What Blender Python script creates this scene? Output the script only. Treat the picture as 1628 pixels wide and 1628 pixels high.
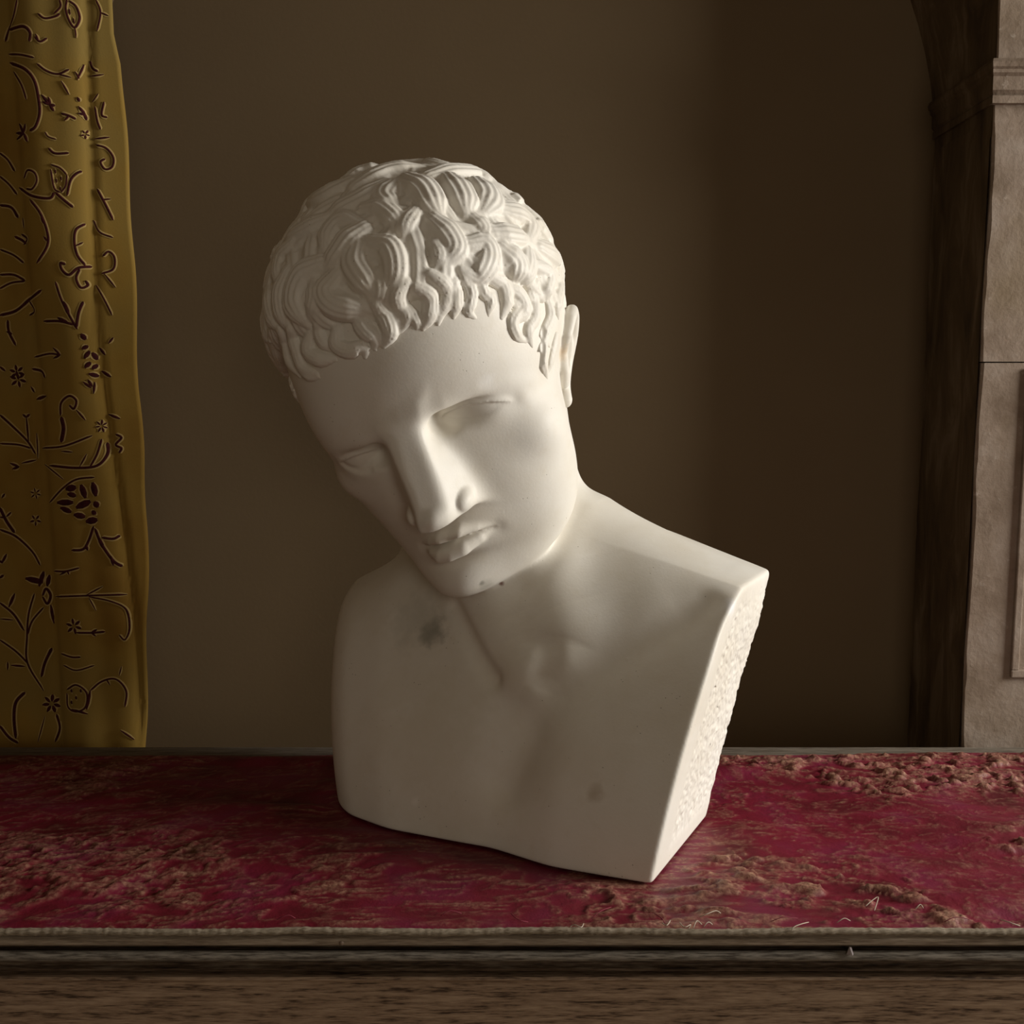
import bpy, bmesh, math, random
import numpy as np
from mathutils import Vector

# ------------------------------------------------------------------ scene reset, camera, world, light, exposure
for o in list(bpy.data.objects):
    bpy.data.objects.remove(o, do_unlink=True)
SC = bpy.context.scene
COL = SC.collection
FPX = 1628.0                       # focal length in pixels of the 1628 px frame
PITCH = math.radians(6.5)          # camera looks slightly down
CAM_H = 0.42                       # lens height above the table top (table top = z 0)

cam_data = bpy.data.cameras.new('camera')
cam_data.sensor_fit = 'HORIZONTAL'
cam_data.sensor_width = 36.0
cam_data.lens = 36.0 * FPX / 1628.0
cam_data.clip_start = 0.02
cam = bpy.data.objects.new('camera', cam_data)
COL.objects.link(cam)
cam.location = (0, 0, CAM_H)
cam.rotation_euler = (math.pi / 2 - PITCH, 0, 0)
SC.camera = cam

SC.view_settings.view_transform = 'Standard'
SC.view_settings.look = 'None'
SC.view_settings.gamma = 1.0
SC.view_settings.use_curve_mapping = False
SC.view_settings.exposure = 0.0

world = bpy.data.worlds.new('dim_room_world')
SC.world = world
world.use_nodes = True
bg = world.node_tree.nodes['Background']
bg.inputs['Color'].default_value = (0.75, 0.82, 1.0, 1)
bg.inputs['Strength'].default_value = 0.6

def area_light(name, loc, target, sx, sy, energy, color):
    d = bpy.data.lights.new(name, 'AREA')
    d.shape = 'RECTANGLE'; d.size = sx; d.size_y = sy
    d.energy = energy; d.color = color
    o = bpy.data.objects.new(name, d); COL.objects.link(o)
    o.location = loc
    o.rotation_euler = (Vector(target) - Vector(loc)).to_track_quat('-Z', 'Y').to_euler()
    return o
# daylight coming in through the window in the right-hand wall
area_light('window_daylight', (2.36, 0.74, 0.84), (0.0, 0.95, 0.30), 0.85, 0.75, 70, (1.0, 0.962, 0.895))
# weaker fill light added behind the camera to lift the shadows
area_light('rear_fill_light', (0.75, -2.94, 0.75), (0.0, 0.95, 0.30), 1.3, 1.7, 20, (1.0, 0.89, 0.74))

# ------------------------------------------------------------------ camera maths for laying out measured points
_cp, _sp = math.cos(PITCH), math.sin(PITCH)
C0 = np.array([0, 0, CAM_H]); C_R = np.array([1.0, 0, 0])
C_F = np.array([0, _cp, -_sp]); C_U = np.array([0, _sp, _cp])
def ray(px, py):
    d = (px - 814) / FPX * C_R - (py - 814) / FPX * C_U + C_F
    return d
def on_z(px, py, z=0.0):
    d = ray(px, py); return C0 + d * ((z - CAM_H) / d[2])
def on_y(px, py, y):
    d = ray(px, py); return C0 + d * (y / d[1])
def proj(P):
    d = np.asarray(P) - C0; z = d @ C_F
    return np.stack([814 + FPX * (d @ C_R) / z, 814 - FPX * (d @ C_U) / z], -1)

# ------------------------------------------------------------------ object helpers
def tag(o, label=None, cat=None, group=None, kind=None):
    if label: o['label'] = label
    if cat: o['category'] = cat
    if group: o['group'] = group
    if kind: o['kind'] = kind
    return o
def mesh_obj(name, verts, faces, mat=None, parent=None, smooth=True):
    me = bpy.data.meshes.new(name)
    if isinstance(verts, np.ndarray):
        v = np.ascontiguousarray(verts, dtype=np.float32); f = np.ascontiguousarray(faces, dtype=np.int32)
        k = f.shape[1]
        me.vertices.add(len(v)); me.vertices.foreach_set('co', v.ravel())
        me.loops.add(f.size); me.loops.foreach_set('vertex_index', f.ravel())
        me.polygons.add(len(f)); me.polygons.foreach_set('loop_start', np.arange(0, f.size, k, dtype=np.int32))
        me.update(calc_edges=True)
    else:
        me.from_pydata(verts, [], faces); me.update()
    me.polygons.foreach_set('use_smooth', np.full(len(me.polygons), smooth))
    if mat: me.materials.append(mat)
    o = bpy.data.objects.new(name, me); COL.objects.link(o)
    if parent: o.parent = parent
    return o
def bm_obj(name, bm, mat=None, parent=None, smooth=False):
    me = bpy.data.meshes.new(name); bm.normal_update(); bm.to_mesh(me); bm.free()
    me.polygons.foreach_set('use_smooth', np.full(len(me.polygons), smooth))
    if mat: me.materials.append(mat)
    o = bpy.data.objects.new(name, me); COL.objects.link(o)
    if parent: o.parent = parent
    return o
def empty(name, loc=(0, 0, 0)):
    o = bpy.data.objects.new(name, None); COL.objects.link(o); o.location = loc
    return o

# ------------------------------------------------------------------ node material helpers
class NT:
    def __init__(s, name):
        s.m = bpy.data.materials.new(name); s.m.use_nodes = True
        s.t = s.m.node_tree; s.b = s.t.nodes['Principled BSDF']
    def n(s, typ, **kw):
        nd = s.t.nodes.new(typ)
        for k, v in kw.items():
            if k in nd.inputs.keys(): nd.inputs[k].default_value = v
            else: setattr(nd, k, v)
        return nd
    def l(s, a, b): s.t.links.new(a, b)
    def coord(s, scale=(1, 1, 1), kind='Object', rot=(0, 0, 0)):
        tc = s.n('ShaderNodeTexCoord'); mp = s.n('ShaderNodeMapping')
        mp.inputs['Scale'].default_value = scale; mp.inputs['Rotation'].default_value = rot
        s.l(tc.outputs[kind], mp.inputs['Vector']); return mp.outputs['Vector']
    def noise(s, vec, scale, detail=4, rough=0.55, dist=0.0):
        nd = s.n('ShaderNodeTexNoise'); nd.inputs['Scale'].default_value = scale
        nd.inputs['Detail'].default_value = detail; nd.inputs['Roughness'].default_value = rough
        nd.inputs['Distortion'].default_value = dist
        s.l(vec, nd.inputs['Vector']); return nd.outputs['Fac']
    def ramp(s, fac, stops):
        nd = s.n('ShaderNodeValToRGB'); cr = nd.color_ramp
        while len(cr.elements) < len(stops): cr.elements.new(0.5)
        for e, (p, c) in zip(cr.elements, stops):
            e.position = p; e.color = (*c, 1) if len(c) == 3 else c
        s.l(fac, nd.inputs['Fac']); return nd.outputs['Color']
    def mix(s, fac, a, b, mode='MIX'):
        nd = s.n('ShaderNodeMix'); nd.data_type = 'RGBA'; nd.blend_type = mode
        for sock, v in ((nd.inputs[0], fac), (nd.inputs[6], a), (nd.inputs[7], b)):
            if hasattr(v, 'default_value') or hasattr(v, 'is_linked'): s.l(v, sock)
            else: sock.default_value = v if not isinstance(v, tuple) else ((*v, 1) if len(v) == 3 else v)
        return nd.outputs[2]
    def math(s, op, a, b=0.0):
        nd = s.n('ShaderNodeMath'); nd.operation = op
        for sock, v in ((nd.inputs[0], a), (nd.inputs[1], b)):
            if hasattr(v, 'is_linked'): s.l(v, sock)
            else: sock.default_value = v
        return nd.outputs[0]
    def bump(s, h, strength=0.3, dist=0.002):
        nd = s.n('ShaderNodeBump'); nd.inputs['Strength'].default_value = strength
        nd.inputs['Distance'].default_value = dist
        s.l(h, nd.inputs['Height']); s.l(nd.outputs['Normal'], s.b.inputs['Normal'])
    def set(s, col=None, rough=None, spec=None):
        if col is not None:
            if hasattr(col, 'is_linked'): s.l(col, s.b.inputs['Base Color'])
            else: s.b.inputs['Base Color'].default_value = (*col, 1)
        if rough is not None:
            if hasattr(rough, 'is_linked'): s.l(rough, s.b.inputs['Roughness'])
            else: s.b.inputs['Roughness'].default_value = rough
        if spec is not None: s.b.inputs['Specular IOR Level'].default_value = spec
        return s.m

def lin(r, g, b):
    f = lambda c: (c / 255 / 12.92) if c / 255 <= 0.04045 else ((c / 255 + 0.055) / 1.055) ** 2.4
    return (f(r), f(g), f(b))

# ------------------------------------------------------------------ implicit sculpting library
def smin(a, b, k):
    h = np.maximum(k - np.abs(a - b), 0.0) / k
    return np.minimum(a, b) - h * h * h * k / 6.0
def smax(a, b, k): return -smin(-a, -b, k)
def ellip(p, c, r):
    q = p - np.asarray(c, np.float32)
    r = np.asarray(r, np.float32)
    k0 = np.sqrt(((q / r) ** 2).sum(1)); k1 = np.sqrt(((q / (r * r)) ** 2).sum(1)) + 1e-9
    return k0 * (k0 - 1.0) / k1
def sphere(p, c, r): return np.sqrt(((p - np.asarray(c, np.float32)) ** 2).sum(1)) - r
def cone(p, a, b, ra, rb):
    a = np.asarray(a, np.float32); b = np.asarray(b, np.float32); ab = b - a
    t = np.clip(((p - a) @ ab) / float(ab @ ab), 0, 1)
    return np.sqrt(((p - a - t[:, None] * ab) ** 2).sum(1)) - (ra + (rb - ra) * t)
def chain(p, pts, rs):
    d = None
    for i in range(len(pts) - 1):
        e = cone(p, pts[i], pts[i + 1], rs[i], rs[i + 1]); d = e if d is None else np.minimum(d, e)
    return d
def spline(pts, n):
    """Catmull-Rom through pts, n samples per span."""
    P = np.asarray(pts, float); P = np.vstack([2 * P[0] - P[1], P, 2 * P[-1] - P[-2]])
    out = []
    for i in range(1, len(P) - 2):
        for t in np.arange(n) / n:
            a, b, c, d = P[i - 1:i + 3]
            out.append(0.5 * (2 * b + (c - a) * t + (2 * a - 5 * b + 4 * c - d) * t * t + (3 * b - a - 3 * c + d) * t ** 3))
    out.append(P[-2]); return np.array(out)
def table(zs, vs, lo, hi, sig=4.0):
    z = np.linspace(lo, hi, 600); v = np.interp(z, zs, vs)
    step = z[1] - z[0]; k = int(3 * sig / step); w = np.exp(-0.5 * (np.arange(-k, k + 1) * step / sig) ** 2); w /= w.sum()
    v = np.convolve(np.pad(v, k, mode='edge'), w, 'valid')
    return lambda q: np.interp(q, z, v).astype(np.float32)
def smoothstep(a, b, x):
    t = np.clip((x - a) / (b - a), 0, 1); return t * t * (3 - 2 * t)

_rng = np.random.RandomState(7)
_NG = _rng.rand(32, 32, 32).astype(np.float32)
def vnoise(p):
    """tileable value noise, p (N,3)"""
    q = np.floor(p).astype(np.int64); f = (p - q).astype(np.float32); f = f * f * (3 - 2 * f)
    i = q & 31; j = (q + 1) & 31
    def g(a, b, c): return _NG[a, b, c]
    x0, y0, z0 = i.T; x1, y1, z1 = j.T; fx, fy, fz = f.T
    return ((g(x0, y0, z0) * (1 - fx) + g(x1, y0, z0) * fx) * (1 - fy) + (g(x0, y1, z0) * (1 - fx) + g(x1, y1, z0) * fx) * fy) * (1 - fz) + \
           ((g(x0, y0, z1) * (1 - fx) + g(x1, y0, z1) * fx) * (1 - fy) + (g(x0, y1, z1) * (1 - fx) + g(x1, y1, z1) * fx) * fy) * fz

def polygonise(field, lo, hi, h, margin=1.7):
    """sparse surface nets: field(P)->signed distance, metres"""
    lo = np.asarray(lo, float); hi = np.asarray(hi, float); B = 8
    nb = np.ceil((hi - lo) / (h * B)).astype(int)
    N = nb * B
    ci = np.stack(np.meshgrid(*[np.arange(k) for k in nb], indexing='ij'), -1).reshape(-1, 3)
    cc = lo + (ci + 0.5) * B * h - 0.5 * h
    fc = field(cc.astype(np.float32))
    act = np.abs(fc) < B * h * 0.866 * margin
    G = np.repeat(np.repeat(np.repeat(np.sign(fc).reshape(nb).astype(np.float32), B, 0), B, 1), B, 2)
    loc = np.stack(np.meshgrid(*[np.arange(B)] * 3, indexing='ij'), -1).reshape(-1, 3)
    A = ci[act]; CH = 96
    A = A[np.lexsort((A[:, 0] + A[:, 1] * 0.01, A[:, 1] // 3, A[:, 2] // 3))]
    for s in range(0, len(A), CH):
        idx = (A[s:s + CH, None, :] * B + loc[None]).reshape(-1, 3)
        v = field((lo + idx * h).astype(np.float32))
        G[idx[:, 0], idx[:, 1], idx[:, 2]] = v
    ins = G < 0
    c = np.zeros(tuple(N - 1), np.uint8)
    for dx in (0, 1):
        for dy in (0, 1):
            for dz in (0, 1):
                c += ins[dx:N[0] - 1 + dx, dy:N[1] - 1 + dy, dz:N[2] - 1 + dz]
    cell = np.flatnonzero((c > 0) & (c < 8)); cs = N - 1
    cx, r = np.divmod(cell, cs[1] * cs[2]); cy, cz = np.divmod(r, cs[2])
    acc = np.zeros((len(cell), 3)); cnt = np.zeros(len(cell))
    cor = [(a, b, d) for a in (0, 1) for b in (0, 1) for d in (0, 1)]
    val = {k: G[cx + k[0], cy + k[1], cz + k[2]] for k in cor}
    for k in cor:
        for ax in range(3):
            if k[ax] == 0:
                k2 = list(k); k2[ax] = 1; k2 = tuple(k2)
                a, b = val[k], val[k2]; m = (a < 0) != (b < 0)
                t = np.where(m, a / np.where(m, a - b, 1), 0)
                p = np.array(k, float)[None].repeat(len(cell), 0); p[:, ax] = t
                acc[m] += p[m]; cnt += m
    verts = lo + (np.stack([cx, cy, cz], 1) + acc / cnt[:, None]) * h
    faces = []
    def cid(x, y, z): return np.searchsorted(cell, (x * cs[1] + y) * cs[2] + z)
    for ax in range(3):
        s0 = [slice(None)] * 3; s1 = [slice(None)] * 3
        s0[ax] = slice(0, -1); s1[ax] = slice(1, None)
        m = ins[tuple(s0)] != ins[tuple(s1)]
        e = np.argwhere(m)
        o1, o2 = (ax + 1) % 3, (ax + 2) % 3
        ok = (e[:, o1] > 0) & (e[:, o2] > 0) & (e[:, o1] < N[o1] - 1) & (e[:, o2] < N[o2] - 1); e = e[ok]
        flip = ins[e[:, 0], e[:, 1], e[:, 2]]
        q = []
        for (a, b) in ((-1, -1), (0, -1), (0, 0), (-1, 0)):
            w = e.copy(); w[:, o1] += a; w[:, o2] += b; q.append(cid(*w.T))
        q = np.stack(q, 1); q[~flip] = q[~flip][:, ::-1]
        faces.append(q)
    return verts, np.concatenate(faces)

def trace(field, px, py, t0=0.7, t1=1.5, n=130, near=0.0):
    """first surface hit of the photograph rays (px, py arrays) -> points; near > 0 also returns which came that close"""
    D = np.stack([ray(a, b) for a, b in zip(px, py)]); t = np.full(len(D), t0)
    bt = t.copy(); bf = np.full(len(D), 9.0)
    for _ in range(n):
        f = field((C0 + D * t[:, None]).astype(np.float32))
        b = np.abs(f) < bf; bf[b] = np.abs(f[b]); bt[b] = t[b]
        t = np.minimum(t + np.clip(f, -0.02, 0.05) * 0.8, t1)
    P = C0 + D * bt[:, None]
    return (P, bf < near) if near else P

# ------------------------------------------------------------------ the bust: head
HS = 1.57e-3                                    # metres per head unit (mm of a life-size head)
def head_matrix(yaw, pitch, roll):
    M = np.diag([1.0, -1.0, 1.0])
    c, s = math.cos(yaw), math.sin(yaw); Y = np.array([[c, -s, 0], [s, c, 0], [0, 0, 1]])
    c, s = math.cos(pitch), math.sin(pitch); P = np.array([[1, 0, 0], [0, c, -s], [0, s, c]])
    c, s = math.cos(roll), math.sin(roll); R = np.array([[c, 0, s], [0, 1, 0], [-s, 0, c]])
    return R @ P @ Y @ M
HR = head_matrix(*[math.radians(a) for a in (-15.0, 23.0, -19.5)])
HT = np.array([-0.0705, 1.05, 0.441])
HSV = np.array([1.57, 1.57, 1.57]) * 1e-3
HA = HR * HSV[None, :]; HAI = np.linalg.inv(HA)
def to_world(p): return np.asarray(p, float) @ HA.T + HT
def to_head(P): return ((P - HT) @ HAI.T).astype(np.float32)

# sculptor's corrections: canonical head point -> where the cast shows it
WARP = [
    ((-46, 66, 1), (541, 733)), ((46, 66, 1), (806, 633)), ((16, 74, -1), (697, 667)), ((-16, 74, -1), (606, 718)),
    ((0, 117, -42), (685, 840)), ((17, 98, -43), (747, 797)), ((-22, 90, -72), (680, 867)), ((22, 90, -72), (783, 836)),
    ((0, 103, -71), (711, 869)), ((0, 101, -83), (713, 897)), ((0, 92, -113), (737, 945)), ((0, 94, 10), (643, 690)),
    ((78, -8, 14), (906, 512)), ((75, 2, -48), (898, 640)),
    ((58, 30, -72), 'd', (30, 12)), ((38, 62, -100), 'd', (22, 10)), ((66, 20, -40), 'd', (16, 2)), ((-40, 60, -60), 'd', (0, 0)),
]
def _warp_setup(sig=34.0):
    Cn = np.array([w[0] for w in WARP], float); Wd = to_world(Cn)
    D = []
    for P, w in zip(Wd, WARP):
        x, y = w[1] if w[1] != 'd' else proj(P) + np.array(w[2])
        r = ray(x, y); z = (P - C0) @ C_F; D.append(C0 + r * z - P)
    D = np.array(D) @ HAI.T                    # displacement in head units
    dst = Cn + D
    K = np.exp(-((dst[:, None] - dst[None]) ** 2).sum(2) / (2 * sig * sig))
    W = np.linalg.solve(K + 0.08 * np.eye(len(K)), D)
    return dst.astype(np.float32), W.astype(np.float32), sig
WC, WW, WSIG = _warp_setup()
def unwarp(p):
    d = np.zeros_like(p)
    for c, w in zip(WC, WW):
        g = np.exp(-((p - c) ** 2).sum(1) / (2 * WSIG * WSIG)); d += g[:, None] * w
    return p - d

LO, HI = -130, 130
T_w = table([-130, -118, -114, -108, -98, -85, -70, -50, -30, -10, 10, 30, 50, 70, 90], [14, 22, 29, 36, 45, 54, 61, 67, 70, 71, 71, 72, 73, 72, 66], LO, HI, 5)
T_yc = table([-118, -108, -98, -85, -70, -50, -30, 0, 30, 60], [64, 56, 48, 40, 30, 20, 12, 4, 0, -5], LO, HI, 5)
T_ym = table([-122, -118, -112, -106, -98, -88, -75, -60, -45, -20, 0, 12, 25, 40, 55, 70, 85], [80, 86, 93, 95.5, 96, 92, 93, 92, 89, 84, 82, 86, 90, 90, 87, 80, 68], LO, HI, 4)
T_dors = table([-60, -46, -20, 0, 10, 18, 28, 42, 60], [121.5, 116.5, 106.5, 98.5, 94.5, 91.8, 89, 83, 70], LO, HI, 4)
T_hw = table([-60, -46, -36, -20, 0, 10, 18, 30], [8.4, 8.4, 8.2, 8.2, 8.6, 9.6, 12, 17], LO, HI, 4)
T_sl = table([-50, -35, -20, -6, 4, 14], [0.46, 0.44, 0.40, 0.26, 0.12, 0.3], LO, HI, 4)
T_n = table([-120, -80, -40, 0, 40, 80], [2.0, 2.05, 2.15, 2.25, 2.35, 2.3], LO, HI, 8)

def head_sdf(p):
    x, y, z = p[:, 0], p[:, 1], p[:, 2]; ax = np.abs(x)
    m = np.stack([ax, y, z], 1)
    w, yc, ym, n = T_w(z), T_yc(z), T_ym(z), T_n(z)
    dy = y - yc; d = np.where(dy > 0, ym - yc, 75.0)
    a = ax / w; b = np.abs(dy) / d
    r = (a ** n + b ** n) ** (1 / n) + 1e-6
    g = np.sqrt((r ** (1 - n) * a ** (n - 1) / w) ** 2 + (r ** (1 - n) * b ** (n - 1) / d) ** 2) + 1e-5
    f = np.clip((r - 1) / g, -60, 60)
    f = smax(f, (-(z + 117.5) + (90 - np.minimum(y, 90)) * 0.56) / 1.14, 14)      # under the jaw
    f = smax(f, z - 78, 16)
    f = smin(f, ellip(p, (-4, -6, 42), (83, 98, 82)), 14)                          # cranium
    f = smin(f, ellip(m, (46, 42, -24), (19, 24, 17)), 18)                        # cheek bone
    # eye sockets
    f = smax(f, -ellip(m, (31, 86.5, 1.5), (20, 16.5, 10.5)), 6)
    # brow ridge
    f = smin(f, chain(m, [(0, 86.5, 17), (9, 86, 16), (20, 82, 15), (34, 73.0, 14.5), (46, 61.5, 11), (54, 49, 5)], [5.5, 5.5, 5.3, 5.0, 4.6, 4]), 9)
    # muzzle and chin
    f = smin(f, ellip(p, (0, 72, -70), (27, 24, 24)), 14)
    f = smin(f, ellip(p, (0, 80, -103), (20, 17, 14)), 12)
    # nose: flat-fronted wedge running straight down from the forehead
    dors = T_dors(z); hw = T_hw(z)
    fn = smax((y - dors + 0.17 * x * smoothstep(24, 6, z)) * 0.93, (ax - hw - T_sl(z) * np.maximum(dors - y, 0)) * 0.9, 5.5 + 4.0 * smoothstep(-8, 14, z))
    fn = smax(fn, (-(z + 48.5) + (y - 104) * 0.22) * 0.95, 5)
    fn = smax(smax(fn, 62 - y, 4), z - 36, 10)
    fn = smin(fn, ellip(p, (0, 106, -40.5), (10, 11, 9)), 4)
    f = smin(f, fn, 7)
    f = smax(f, -ellip(m, (18.5, 84, 0.5), (7.5, 16, 9)), 5)                      # deep inner corner of the eye
    f = smin(f, ellip(m, (14.0, 96, -42.0), (5.6, 9.5, 7.5)), 2.0)                # wings
    f = smax(f, -ellip(m, (6.5, 103, -51), (3.4, 6, 3.2)), 2)                     # nostrils
    # eyeballs and lids
    ec = (31, 60.0, 0.0)
    f = smin(f, ellip(m, ec, (17, 14.6, 14)), 1.2)
    dx = (ax - 31) / 17.0; arc = np.clip(1 - dx * dx, 0, 1)
    up = smax(ellip(m, ec, (18.6, 16.6, 15.5)), -(z - (-1.5 + 5.6 * arc + 0.05 * (ax - 31))), 0.8); up = smax(up, z - 13, 4)
    lo = smax(ellip(m, (30, 58.3, -4), (17.5, 16.4, 18)), (z - (-2.2 - 3.4 * arc)), 1.8)
    f = smin(f, up, 1.9); f = smin(f, lo, 6.0)
    f = smin(f, ellip(m, (50.5, 48, -0.5), (6, 13, 8)), 7)                         # outer corner of the eye
    # lips
    zm = -70.6 - 0.9 * np.exp(-(ax / 3.5) ** 2) + 0.5 * np.exp(-((ax - 8) / 5) ** 2) - 2.0 * (ax / 23) ** 2
    f = smin(f, chain(m, [(0, 96.0, -66.6), (6, 96.6, -66.0), (14, 93.0, -68.6), (22, 87.0, -72)], [4.2, 4.5, 3.4, 1.6]), 4)
    f = smin(f, chain(m, [(0, 96.2, -78.2), (7, 95.6, -77.8), (14, 91.8, -76.0), (21, 87.0, -73)], [6.8, 6.4, 4.8, 1.6]), 3.0)
    front = smoothstep(74, 84, y)
    disp = -2.6 * np.exp(-((z - zm) / 1.5) ** 2) * np.clip(1.1 - (ax / 23.5) ** 4, 0, 1)
    disp -= 1.1 * np.exp(-((ax - 23.5) / 4.0) ** 2 - ((z - zm) / 5.0) ** 2)
    disp -= 1.0 * np.exp(-(ax / 3.5) ** 2) * np.exp(-((z + 58.5) / 4.5) ** 2)               # philtrum
    disp -= 2.6 * np.exp(-(ax / 15.0) ** 2) * np.exp(-((z + 87.5) / 3.6) ** 2)              # fold under the lip
    f = f - disp * front * 0.9
    # ears
    e = ellip(m, (74, -12, -14), (7, 17, 30))
    e = smax(e, -ellip(m, (80, -6, -12), (6, 11, 19)), 3)
    hel = chain(m, [(73, 4, -2), (77, 4, 10), (80, -4, 18), (81, -16, 18), (81, -25, 8), (80, -26, -8), (78, -20, -26), (75, -8, -38), (73, 0, -44)],
                [3.0, 3.5, 4, 4, 4, 3.8, 3.6, 4.5, 5.5])
    e = smin(e, hel, 3); e = smin(e, chain(m, [(72, 3, -8), (74, 4, -20), (74, 0, -32)], [4, 3.5, 4]), 3)
    f = smin(f, e, 4)
    return f

def head_field(P):
    return head_sdf(unwarp(to_head(P))) * np.float32(HS)

# ------------------------------------------------------------------ the bust: chest and neck
EU = np.array([0.888, -0.4598, 0]); EV = np.array([-0.4598, -0.888, 0]); OB = np.array([0, 1.0, 0])
def bw(u, v, z): return OB + u * EU + v * EV + np.array([0, 0, z])
T_front = table([-0.26, -0.19, -0.164, -0.142, -0.087, -0.008, 0.021, 0.087, 0.137, 0.178, 0.24], [-0.03, 0.045, 0.070, 0.085, 0.0955, 0.0895, 0.0865, 0.0955, 0.0900, 0.0845, 0.077], -0.3, 0.3, 0.008)
T_top = table([-0.27, -0.25, -0.2, -0.15, -0.1, 0.0, 0.1, 0.215, 0.25], [0.19, 0.203, 0.226, 0.249, 0.268, 0.290, 0.272, 0.240, 0.229], -0.3, 0.3, 0.012)
def torso_field(P):
    q = P - OB.astype(np.float32)
    u = q @ EU.astype(np.float32); v = q @ EV.astype(np.float32); z = P[:, 2]
    fl = -z * 0.30                                             # the left end flares outward going up
    vf = T_front(np.where(u < 0, u - fl * smoothstep(0.0, -0.12, u), u)) - 0.15 * z - 1.55 * z * z + 0.28 * z * np.maximum(u - 0.06, 0)
    f = (v - vf) * 0.90
    f = smax(f, (z - T_top(u) + 0.35 * np.maximum(v + 0.06, 0)) * 0.92, 0.045)
    f = smax(f, (-0.078 - 0.39 * z - v) * 0.93, 0.012)
    rough = (vnoise(P * 260) + 0.6 * vnoise(P * 520 + 9) - 0.8) * 0.0022
    band = smoothstep(0.030, 0.044, vf - v) * smoothstep(0.012, 0.03, z) * smoothstep(0.235, 0.215, z)
    f = smax(f, (u - (0.1795 + 0.15 * z)) * 0.985 + (rough + 0.0012) * band, 0.007)
    f = smax(f, (-(u + 0.185) - 0.30 * z) * 0.95, 0.03)
    return smax(f, -z, 0.004)
NT0 = to_world((0, -28, -52)); NOTCH = bw(0.052, 0.030, 0.146)
def body_field(P):
    f = torso_field(P)
    f = smin(f, cone(P, bw(0.006, -0.085, 0.14), NT0, 0.084, 0.074), 0.07)
    f = smin(f, cone(P, bw(0.030, -0.12, 0.262), bw(0.17, -0.12, 0.206), 0.049, 0.028), 0.06)
    f = smin(f, cone(P, to_world((-30, -55, -40)), bw(-0.15, -0.10, 0.20), 0.048, 0.03), 0.05)
    f = smin(f, chain(P, [to_world((52, -24, -46)), to_world((46, -2, -100)), NOTCH + np.array([0.008, 0.02, 0.0])], [0.024, 0.024, 0.011]), 0.03)
    f = smin(f, chain(P, [to_world((-52, -24, -46)), to_world((-45, 5, -95)), NOTCH + np.array([-0.02, 0.022, -0.004])], [0.024, 0.022, 0.010]), 0.03)
    return f
HB_LO = np.array([-0.30, 0.76, 0.17], np.float32); HB_HI = np.array([0.12, 1.30, 0.68], np.float32)
def figure_raw(P):
    z = P[:, 2]
    f = np.full(len(P), 0.2, np.float32)
    b = np.flatnonzero(z < 0.50)
    if len(b): f[b] = body_field(P[b])
    h = np.flatnonzero(((P > HB_LO) & (P < HB_HI)).all(1))
    if len(h): f[h] = smin(f[h], head_field(P[h]), 0.012)
    return f
FIG_STROKES = []
def figure_field(P):
    f = figure_raw(P)
    for (lo, hi, pts, amp, sig) in FIG_STROKES:
        m = np.flatnonzero(((P > lo) & (P < hi)).all(1))
        if len(m):
            d = chain(P[m], pts, np.zeros(len(pts))); f[m] += amp * np.exp(-0.5 * (d / sig) ** 2)
    return f
def stroke(px, amp, sig, n=4):
    """carve (amp > 0) or raise a soft line on the figure along measured points"""
    s = spline(px, n); P = trace(figure_raw, s[:, 0], s[:, 1]).astype(np.float32)
    FIG_STROKES.append((P.min(0) - 3.2 * sig, P.max(0) + 3.2 * sig, P, np.float32(amp), np.float32(sig)))

# the throat column stands in front of the far shoulder
def _col(px, py, r, proud):
    P = trace(figure_raw, np.array([px], float), np.array([py], float))[0]; d = (P - C0) / np.linalg.norm(P - C0)
    return P + d * (r - proud)
THROAT = [(_col(806, 962, 0.056, 0.004), 0.056), (_col(828, 1020, 0.044, 0.006), 0.044), (_col(846, 1072, 0.030, 0.006), 0.030), (_col(856, 1108, 0.014, 0.002), 0.014)]
THROAT2 = [(_col(885, 955, 0.056, 0.005), 0.056), (_col(905, 1010, 0.048, 0.006), 0.048), (_col(893, 1058, 0.034, 0.005), 0.034), (_col(866, 1105, 0.014, 0.001), 0.014)]
_body0 = body_field
def body_field(P):
    f = _body0(P)
    f = smin(f, chain(P, [c for c, _ in THROAT2], [r for _, r in THROAT2]), 0.045)
    return smin(f, chain(P, [c for c, _ in THROAT], [r for _, r in THROAT]), 0.022)
# collar bones, notch and breast furrow
stroke([(1085, 978), (1037, 1005), (943, 1061), (858, 1118), (826, 1190), (808, 1235)], 0.0100, 0.022)
stroke([(1120, 958), (1037, 1006), (943, 1062), (858, 1118), (826, 1190), (800, 1250)], 0.0080, 0.0095)
stroke([(722, 966), (732, 986), (745, 1012), (760, 1042), (783, 1080)], 0.0090, 0.006)
stroke([(872, 1035), (866, 1080), (858, 1110)], 0.0060, 0.009)
stroke([(546, 738), (556, 744), (572, 749), (588, 747)], 0.0018, 0.0022)
stroke([(836, 938), (866, 906), (890, 868), (909, 826), (919, 800)], 0.0015, 0.0070)

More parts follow.
